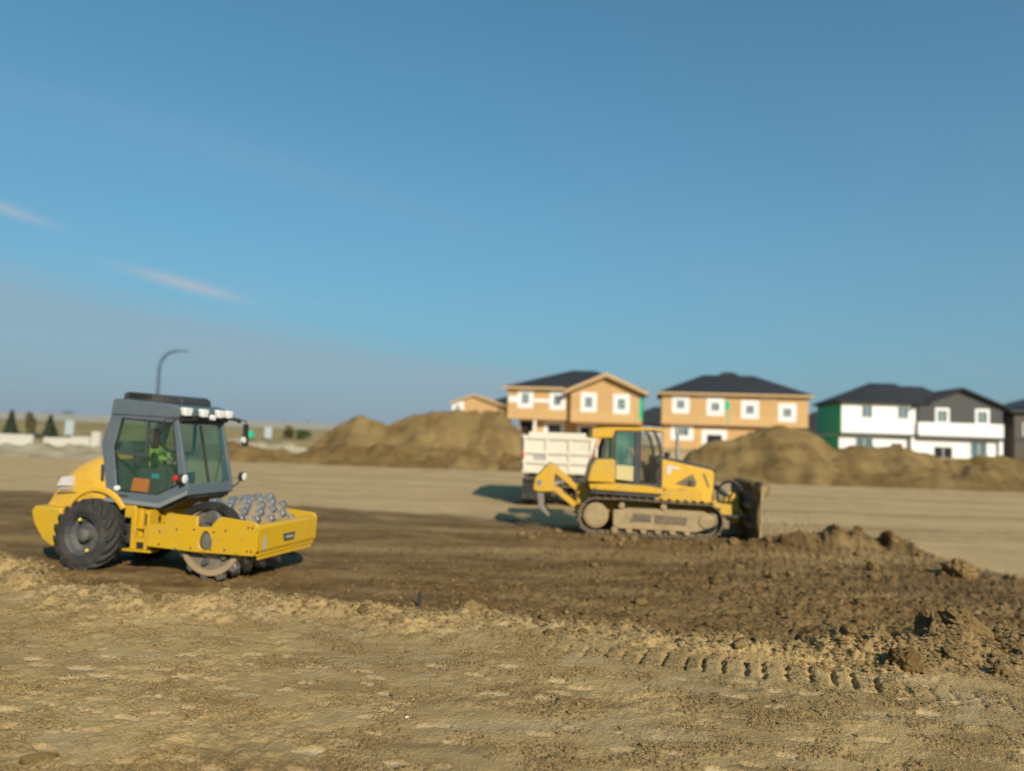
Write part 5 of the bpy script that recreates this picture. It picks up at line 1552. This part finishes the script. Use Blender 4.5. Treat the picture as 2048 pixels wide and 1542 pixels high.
ps = MB(); ps.box(2.25, 2.5, HY + 0.1, HY + 0.35, G0, 4.22); ps.split('porch_post', 'house_wrap', h)
gm_ = MB(); gm_.box(13.152, 13.18, HY - 0.69, HY + 9.9, 4.4, 6.9); gm_.box(12.9, 13.151, HY - 0.72, HY - 0.702, 4.6, 6.7); gm_.split('green_membrane', 'green_membrane', h)
reparent_offset(h)

# house 2: sheathed, all hip roof
h = thing_at('sheathed_house', 'sheathed house with plain dark hip roof above the tall dirt pile', 22.6, HY, G0)
w = MB(); w.box(15.4, 29.75, HY, HY + 10, 4.25, 7.3); w.box(15.6, 29.6, HY + 0.6, HY + 10, G0, 4.25); w.build('wall', 'osb_sheathing', h)
r_ = MB(); hip(r_, 15.4, 29.75, HY, HY + 10, 7.3, 9.75, 19.8, 25.0, HY + 4.6); hip(r_, 18.6, 26.5, HY + 2, HY + 8, 7.9, 10.15, 21.9, 22.9, HY + 5, 0, 0.1)
r_.build('roof', 'roof_shingle', h)
b_ = MB(); b_.box(14.94, 30.21, HY - 0.5, HY - 0.455, 7.28, 7.50); b_.build('fascia_board', 'timber', h)
for x, z in ((17.3, 6.3), (20.75, 6.15), (24.15, 5.95), (27.75, 5.75)): window(h, x, z, HY, 0.9, 1.0, 0.42)
gm_ = MB(); gm_.box(21.65, 22.15, HY - 0.014, HY - 0.004, 5.9, 6.75); gm_.box(22.0, 22.12, HY - 0.018, HY - 0.015, 4.4, 6.6); gm_.split('green_membrane', 'green_membrane', h)
tp_ = MB(); tp_.box(18.9, 19.7, HY - 0.012, HY - 0.003, 7.0, 7.25); tp_.box(25.2, 26.6, HY - 0.012, HY - 0.003, 6.98, 7.22); tp_.split('seam_tape', 'house_wrap', h)
bb = MB(); bb.box(15.38, 29.77, HY - 0.03, HY - 0.003, 4.25, 4.42); bb.build('floor_joist_band', 'timber', h)
window(h, 17.5, 3.5, HY + 0.6, 1.5, 0.9, 0.4); opening(h, 20.0, 21.5, G0, 3.3, HY + 0.6, 0.5)
reparent_offset(h)

# house 3: white and charcoal siding
h = thing_at('finished_house', 'white and charcoal house with green left wall and balcony-like white band', 41.4, HY, G0 - 0.1, rot=math.radians(-7))
h.scale = (0.945, 1, 1)
g0 = G0 - 0.25
w = MB(); w.box(33.4, 41.2, HY, HY + 9, 4.0, 7.05); w.box(33.3, 40.9, HY + 0.4, HY + 9, g0, 3.72); w.build('wall', 'white_siding', h)
w = MB(); w.box(33.36, 33.395, HY + 0.02, HY + 9, 3.9, 7.02); w.box(33.26, 33.295, HY + 0.42, HY + 9, g0, 3.72); w.split('green_membrane', 'green_membrane', h)
w = MB(); w.box(41.2, 49.6, HY - 0.3, HY + 9, 5.2, 6.9); w.prism([(41.2, 6.9), (49.6, 6.9), (45.5, 8.62)], HY - 0.3, HY + 6); w.build('gable_wall', 'charcoal_siding', h)
w = MB(); w.box(41.15, 49.65, HY - 0.42, HY - 0.301, 3.95, 5.30); w.box(41.2, 49.6, HY - 0.3, HY + 9, 3.72, 5.2); w.build('white_band', 'white_siding', h)
w = MB(); w.box(40.9, 49.6, HY, HY + 9, g0, 3.72); w.build('ground_floor_wall', 'white_siding', h)
w = MB(); w.box(33.2, 41.1, HY - 0.1, HY + 0.4, 3.74, 3.97); w.box(41.1, 49.7, HY - 0.5, HY + 0.4, 3.66, 3.92); w.split('trim_band', 'fascia_black', h)
r_ = MB(); hip(r_, 33.4, 42, HY, HY + 9, 7.05, 9.5, 37.8, 40.6, HY + 4.5); hip(r_, 38.5, 46, HY + 1, HY + 9, 7.05, 9.25, 40.5, 43.5, HY + 4.5, 0.3)
r_.build('roof', 'roof_shingle', h)
r_ = MB(); gable(r_, 41.2, 49.6, HY - 0.3, HY + 6, 7.0, 45.5, 8.88, 0.5, 0.2); rg = r_.build('gable_roof', 'roof_shingle', h)
for x in (36.05, 39.75): window(h, x, 6.22, HY, 1.15, 1.35, 0, double=True)
for x in (43.6, 47.6): window(h, x, 5.95, HY - 0.3, 1.05, 1.3, 0.2, 'window_frame')
window(h, 35.9, 3.0, HY + 0.4, 1.9, 1.1, 0); opening(h, 38.7, 39.8, g0, 3.05, HY + 0.4, 0.16, 'doorway', 'window_frame')
o = opening(h, 42.9, 44.7, g0, 2.85, HY, 0.12, 'patio_door', 'window_frame')
MB().box(43.78, 43.84, HY - 0.03, HY - 0.007, g0, 2.85).build('door_mullion', 'window_frame', o)
window(h, 47.35, 2.75, HY, 1.75, 1.6, 0.1, 'window_frame')
ps = MB(); ps.box(40.55, 40.85, HY - 0.1, HY + 0.2, g0, 3.72); ps.box(49.25, 49.62, HY - 0.32, HY - 0.02, g0, 3.65); ps.split('porch_post', 'white_siding', h)
reparent_offset(h)

# house 4: brown at the right edge
h = thing_at('brown_house', 'dark brown sided house at the right edge', 56, 76.5, G0 - 0.2)
w = MB(); w.box(50.4, 63, 76, 86, 1.2, 6.55); w.build('wall', 'brown_siding', h)
r_ = MB(); hip(r_, 50.4, 63, 76, 86, 6.55, 8.9, 55.5, 58, 81, 0.5); r_.build('roof', 'fascia_black', h)
window(h, 51.6, 4.9, 76, 0.9, 1.3, 0); window(h, 54.6, 4.9, 76, 0.9, 1.3, 0)
w = MB(); w.box(50.38, 63, 75.95, 75.99, 3.7, 3.95); w.build('trim_band', 'fascia_black', h)
reparent_offset(h)

# house 0: small gable behind the double-humped pile
h = thing_at('sheathed_house', 'small sheathed gable with dark roof peeping over the left dirt pile', -4.5, 100, G0)
w = MB(); w.box(-7.7, -1.7, 100, 110, G0, 6.3); w.prism([(-7.7, 6.3), (-1.7, 6.3), (-4.9, 7.5)], 100, 106); w.build('gable_wall', 'osb_sheathing', h)
r_ = MB(); gable(r_, -7.7, -1.7, 100, 110, 6.45, -4.9, 7.68, 0.4, 0.2); r_.build('gable_roof', 'timber', h)
r_ = MB(); hip(r_, -5, 4.2, 104, 113, 6.2, 7.9, -2.2, -1.4, 108.5, 0.3); r_.build('roof', 'roof_shingle', h)
window(h, -7.0, 5.75, 100, 0.7, 1.0, 0.45)
reparent_offset(h)

# pieces of houses seen in the gaps
h = thing_at('distant_house', 'sliver of pale house with dark roof in the gap between the two sheathed houses', 16.6, 100, G0)
w = MB(); w.box(14.9, 20, 100, 108, G0, 4.5); w.build('wall', 'concrete_pale', h)
r_ = MB(); hip(r_, 14.6, 24, 100, 108, 4.5, 7.0, 18.5, 20, 104, 0.5); r_.build('roof', 'roof_shingle', h)
window(h, 17.6, 3.6, 100, 0.9, 1.2, 0.15, 'window_frame')
reparent_offset(h)
h = thing_at('distant_house', 'sliver of white house with dark roof left of the green wall', 40, 102, G0)
w = MB(); w.box(38.9, 44, 102, 110, G0 - 1, 4.6); w.build('wall', 'white_siding', h)
r_ = MB(); hip(r_, 38, 48, 101, 110, 4.6, 7.2, 41, 44, 106, 0.5); r_.build('roof', 'roof_shingle', h)
window(h, 40.6, 3.4, 102, 0.9, 1.3, 0)
reparent_offset(h)

# ------------------------------------------------------------------ far left: blocks, trees, fence, lamp
blk_group = 'pale concrete blocks at the far left'
for (x0, x1, y, z1, lab) in ((-46.5, -40.9, 66.5, 0.75, 'pale concrete barrier at the left edge below the spruces'),
                             (-39.2, -36.8, 65.0, 0.62, 'low pale concrete barrier right of the gap in the row'),
                             (-36.5, -34.8, 64.2, 0.78, 'pale concrete barrier next to the upright block'),
                             (-34.4, -33.7, 63.6, 1.25, 'upright pale concrete block just left of the roller cab')):
    m = MB().prism([(-0.35, 0), (0.35, 0), (0.30, 0.25), (0.16, 0.45), (0.13, 1), (-0.13, 1), (-0.16, 0.45), (-0.30, 0.25)], -(x1 - x0) / 2, (x1 - x0) / 2, 'x')
    # profile is written across the block: y is depth
    o = m.build('concrete_barrier', 'concrete_pale', None, 0.03)
    o.location = ((x0 + x1) / 2, y, ground_z((x0 + x1) / 2, y) - 0.1); o.scale = (1, 1.2, z1 + 0.5); o.rotation_euler = (0, 0, math.radians(-4))
    tag(o, lab, 'concrete barrier', blk_group)

# ridge fence
fx0, fy0, fx1, fy1 = -85.0, 112.0, -19.0, 112.0
fence = thing('ridge_fence', 'long grey panel fence along the grassy ridge at the left', 'fence', (fx0, fy0, 0))
npan = 26
pw_ = (fx1 - fx0) / npan
panel = MB().box(0.06, pw_ - 0.06, -0.03, 0.03, -0.4, 0.95).mesh('fence_panel', 'fence_grey')
post = MB().box(-0.06, 0.06, -0.06, 0.06, -0.6, 1.05).mesh('fence_post', 'fence_grey')
for k in range(npan):
    zb = ground_z(fx0 + pw_ * (k + 0.5), fy0)
    link('fence_panel', panel, fence, loc=(pw_ * k, 0, zb)); link('fence_post', post, fence, loc=(pw_ * k, 0, zb))
link('fence_post', post, fence, loc=(pw_ * npan, 0, ground_z(fx1, fy1)))


def foliage(n, shape, size, seed):
    rg = np.random.default_rng(seed)
    P = shape(n, rg)
    d = rg.normal(size=(n, 3)); d /= np.linalg.norm(d, axis=1)[:, None]
    e = np.cross(d, rg.normal(size=(n, 3))); e /= np.linalg.norm(e, axis=1)[:, None]
    s = size * (0.6 + 0.8 * rg.random(n))[:, None]
    co = np.stack([P + d * s, P - d * s * 0.5 + e * s * 0.6, P - d * s * 0.5 - e * s * 0.6], 1).reshape(-1, 3)
    f = np.arange(3 * n).reshape(-1, 3)
    return co, f


def tree(name, label, cat, x, y, h, w, kind, mat, n=2200, group=None, z=None):
    root = thing(name, label, cat, (x, y, ground_z(x, y) if z is None else z), rng.uniform(0, 6), group)
    def cone(n, rg):
        f = rg.random(n) ** 1.4; z_ = 0.10 + 0.90 * f
        lay = 0.75 + 0.25 * np.cos(z_ * 46)
        r = (1 - f) ** 0.9 * w * 0.5 * np.sqrt(rg.random(n) * 0.75 + 0.25) * lay
        a = rg.uniform(0, 2 * PI, n); r = r * (1 + 0.22 * np.sin(3 * a + 5 * z_))
        return np.stack([r * np.cos(a), r * np.sin(a), z_ * h - 0.12 * r], -1)
    def blob(n, rg):
        c = rg.normal(size=(9, 3)) * np.array([w * 0.2, w * 0.2, h * 0.16]) + np.array([0, 0, h * 0.55])
        k = rg.integers(0, 9, n); d = rg.normal(size=(n, 3)); d /= np.linalg.norm(d, axis=1)[:, None]
        r = (rg.random(n) ** 0.4)[:, None] * np.array([w * 0.27, w * 0.27, h * 0.27])
        p = c[k] + d * r; p[:, 2] = np.clip(p[:, 2], 0.08 * h, None)
        return p
    co, f = foliage(n, cone if kind == 'cone' else blob, 0.10 * h ** 0.6, int(abs(x) * 10))
    link('crown', np_mesh('crown', co, f, mat, smooth=False), root)
    MB().tube([(0, 0, -0.2), (0.02, 0, h * 0.4), (0, 0, h * 0.85)], [0.06 * h ** 0.5, 0.045 * h ** 0.5, 0.01], 8).build('trunk', 'bark', root)
    return root


TG = 'young trees on the far left bank'
tree('spruce_tree', 'leftmost dark spruce above the concrete barrier', 'tree', -53.7, 83, 2.75, 1.7, 'cone', 'spruce_green', group=TG)
tree('leafy_tree', 'round olive young tree between the two spruces', 'tree', -51.8, 83, 2.6, 1.35, 'blob', 'autumn_olive', group=TG)
tree('spruce_tree', 'right-hand dark spruce beside the pale sign board', 'tree', -49.5, 83, 2.35, 1.8, 'cone', 'spruce_green', group=TG)
for x, w_, lab in ((-51.0, 3.2, 'low dark hedge under the round olive tree'), (-55.5, 2.2, 'low dark shrub at the foot of the leftmost spruce')):
    tree('hedge_shrub', lab, 'shrub', x, 82, 0.6, w_, 'blob', 'spruce_green', 900, 'low shrubs at the far left')
tree('bush', 'olive brown bush behind the roller mirror, left of the pair', 'bush', -25.9, 90, 1.3, 1.6, 'blob', 'autumn_olive', 1400, 'pair of bushes left of the dirt pile')
tree('bush', 'dark green bush nearest the double-humped dirt pile', 'bush', -24.4, 90, 1.15, 1.8, 'blob', 'bush_green', 1400, 'pair of bushes left of the dirt pile')


def sign(x, y, w_, h_, z0, label):
    r = thing('sign_board', label, 'sign', (x, y, ground_z(x, y)), 0, 'pale sign boards at the far left')
    MB().box(-w_ / 2, w_ / 2, -0.02, 0.02, z0, z0 + h_).build('panel', 'sign_grey', r, 0.005)
    m = MB(); m.box(-w_ / 2 + 0.1, -w_ / 2 + 0.16, 0.021, 0.08, -0.4, z0 + h_); m.box(w_ / 2 - 0.16, w_ / 2 - 0.1, 0.021, 0.08, -0.4, z0 + h_); m.split('post', 'fence_grey', r)


sign(-48.0, 84, 0.95, 1.6, 0.25, 'pale blank board beside the right-hand spruce')
sign(-27.6, 88, 0.8, 1.3, 0.2, 'pale blank board left of the pair of bushes')
m = MB(); m.prism([(-0.35, 0), (0.35, 0), (0.3, 0.75), (-0.3, 0.75)], -0.35, 0.35)
o = m.build('utility_box', 'green_membrane', None, 0.03); o.location = (-29.4, 87.5, ground_z(-29.4, 87.5) + 0.3)
tag(o, 'small green utility box behind the roller mirror', 'utility box')

# street lamp with curved arm
lamp = thing('street_lamp', 'grey blue street lamp with curved arm rising behind the roller cab', 'street lamp', (-39.1, 85, ground_z(-39.1, 85)))
pth = [(0, 0, -0.2), (0, 0, 6.5)]
for t in np.linspace(0, PI / 2, 9)[1:]: pth.append((1.9 * (1 - math.cos(t)), 0, 6.7 + 2.1 * math.sin(t) * 1.0))
pth.append((2.4, 0, 8.82))
rr = [0.2, 0.17] + [0.16 - 0.005 * k for k in range(8)] + [0.10]
off = 9.85 - 8.8
pth = [(x, y, z + (off if z > 1 else 0)) for x, y, z in pth]
MB().tube(pth, rr, 10).build('pole', 'lamp_pole', lamp)
MB().prism([(2.35, 9.80), (3.1, 9.76), (3.15, 9.85), (2.9, 9.94), (2.35, 9.93)], -0.14, 0.14).build('lamp_head', 'lamp_pole', lamp, 0.02)
MB().lathe([(-0.3, 0.26), (0.05, 0.26), (0.1, 0.2), (0.4, 0.14)], (0, 0, 0), 'z', 12).build('lamp_base', 'concrete_pale', lamp)

# far skyline trees and roofs
for k, (x, y, h_, w_, lab) in enumerate(((-224, 390, 6, 9, 'larger dark far tree clump on the left skyline'), (-238, 395, 4.5, 12, 'lower far tree clump at the left of the skyline'),
                                         (-117, 400, 5.5, 5, 'far tree on the skyline above the pair of bushes'), (-108, 410, 5, 4, 'far tree on the skyline nearest the dirt pile'),
                                         (-146, 400, 4.5, 5, 'far tree on the skyline right of the roller mirror'))):
    tree('far_tree', lab, 'tree', x, y, h_, w_, 'blob', 'spruce_green', 500, 'trees on the far skyline', 0.5)

# dark survey stake on the edge of the bank
st_ = MB(); st_.prism([(-0.035, -0.1), (0.035, -0.1), (0.03, 0.20), (0.0, 0.235), (-0.028, 0.205)], -0.02, 0.02)
o = st_.build('survey_stake', 'stake_dark', None, 0.004); o.location = (-1.33, 12.2, ground_z(-1.33, 12.2)); o.rotation_euler = (0.05, 0.04, 0.4)
tag(o, 'short dark stake on the edge of the bank right of the roller', 'stake')
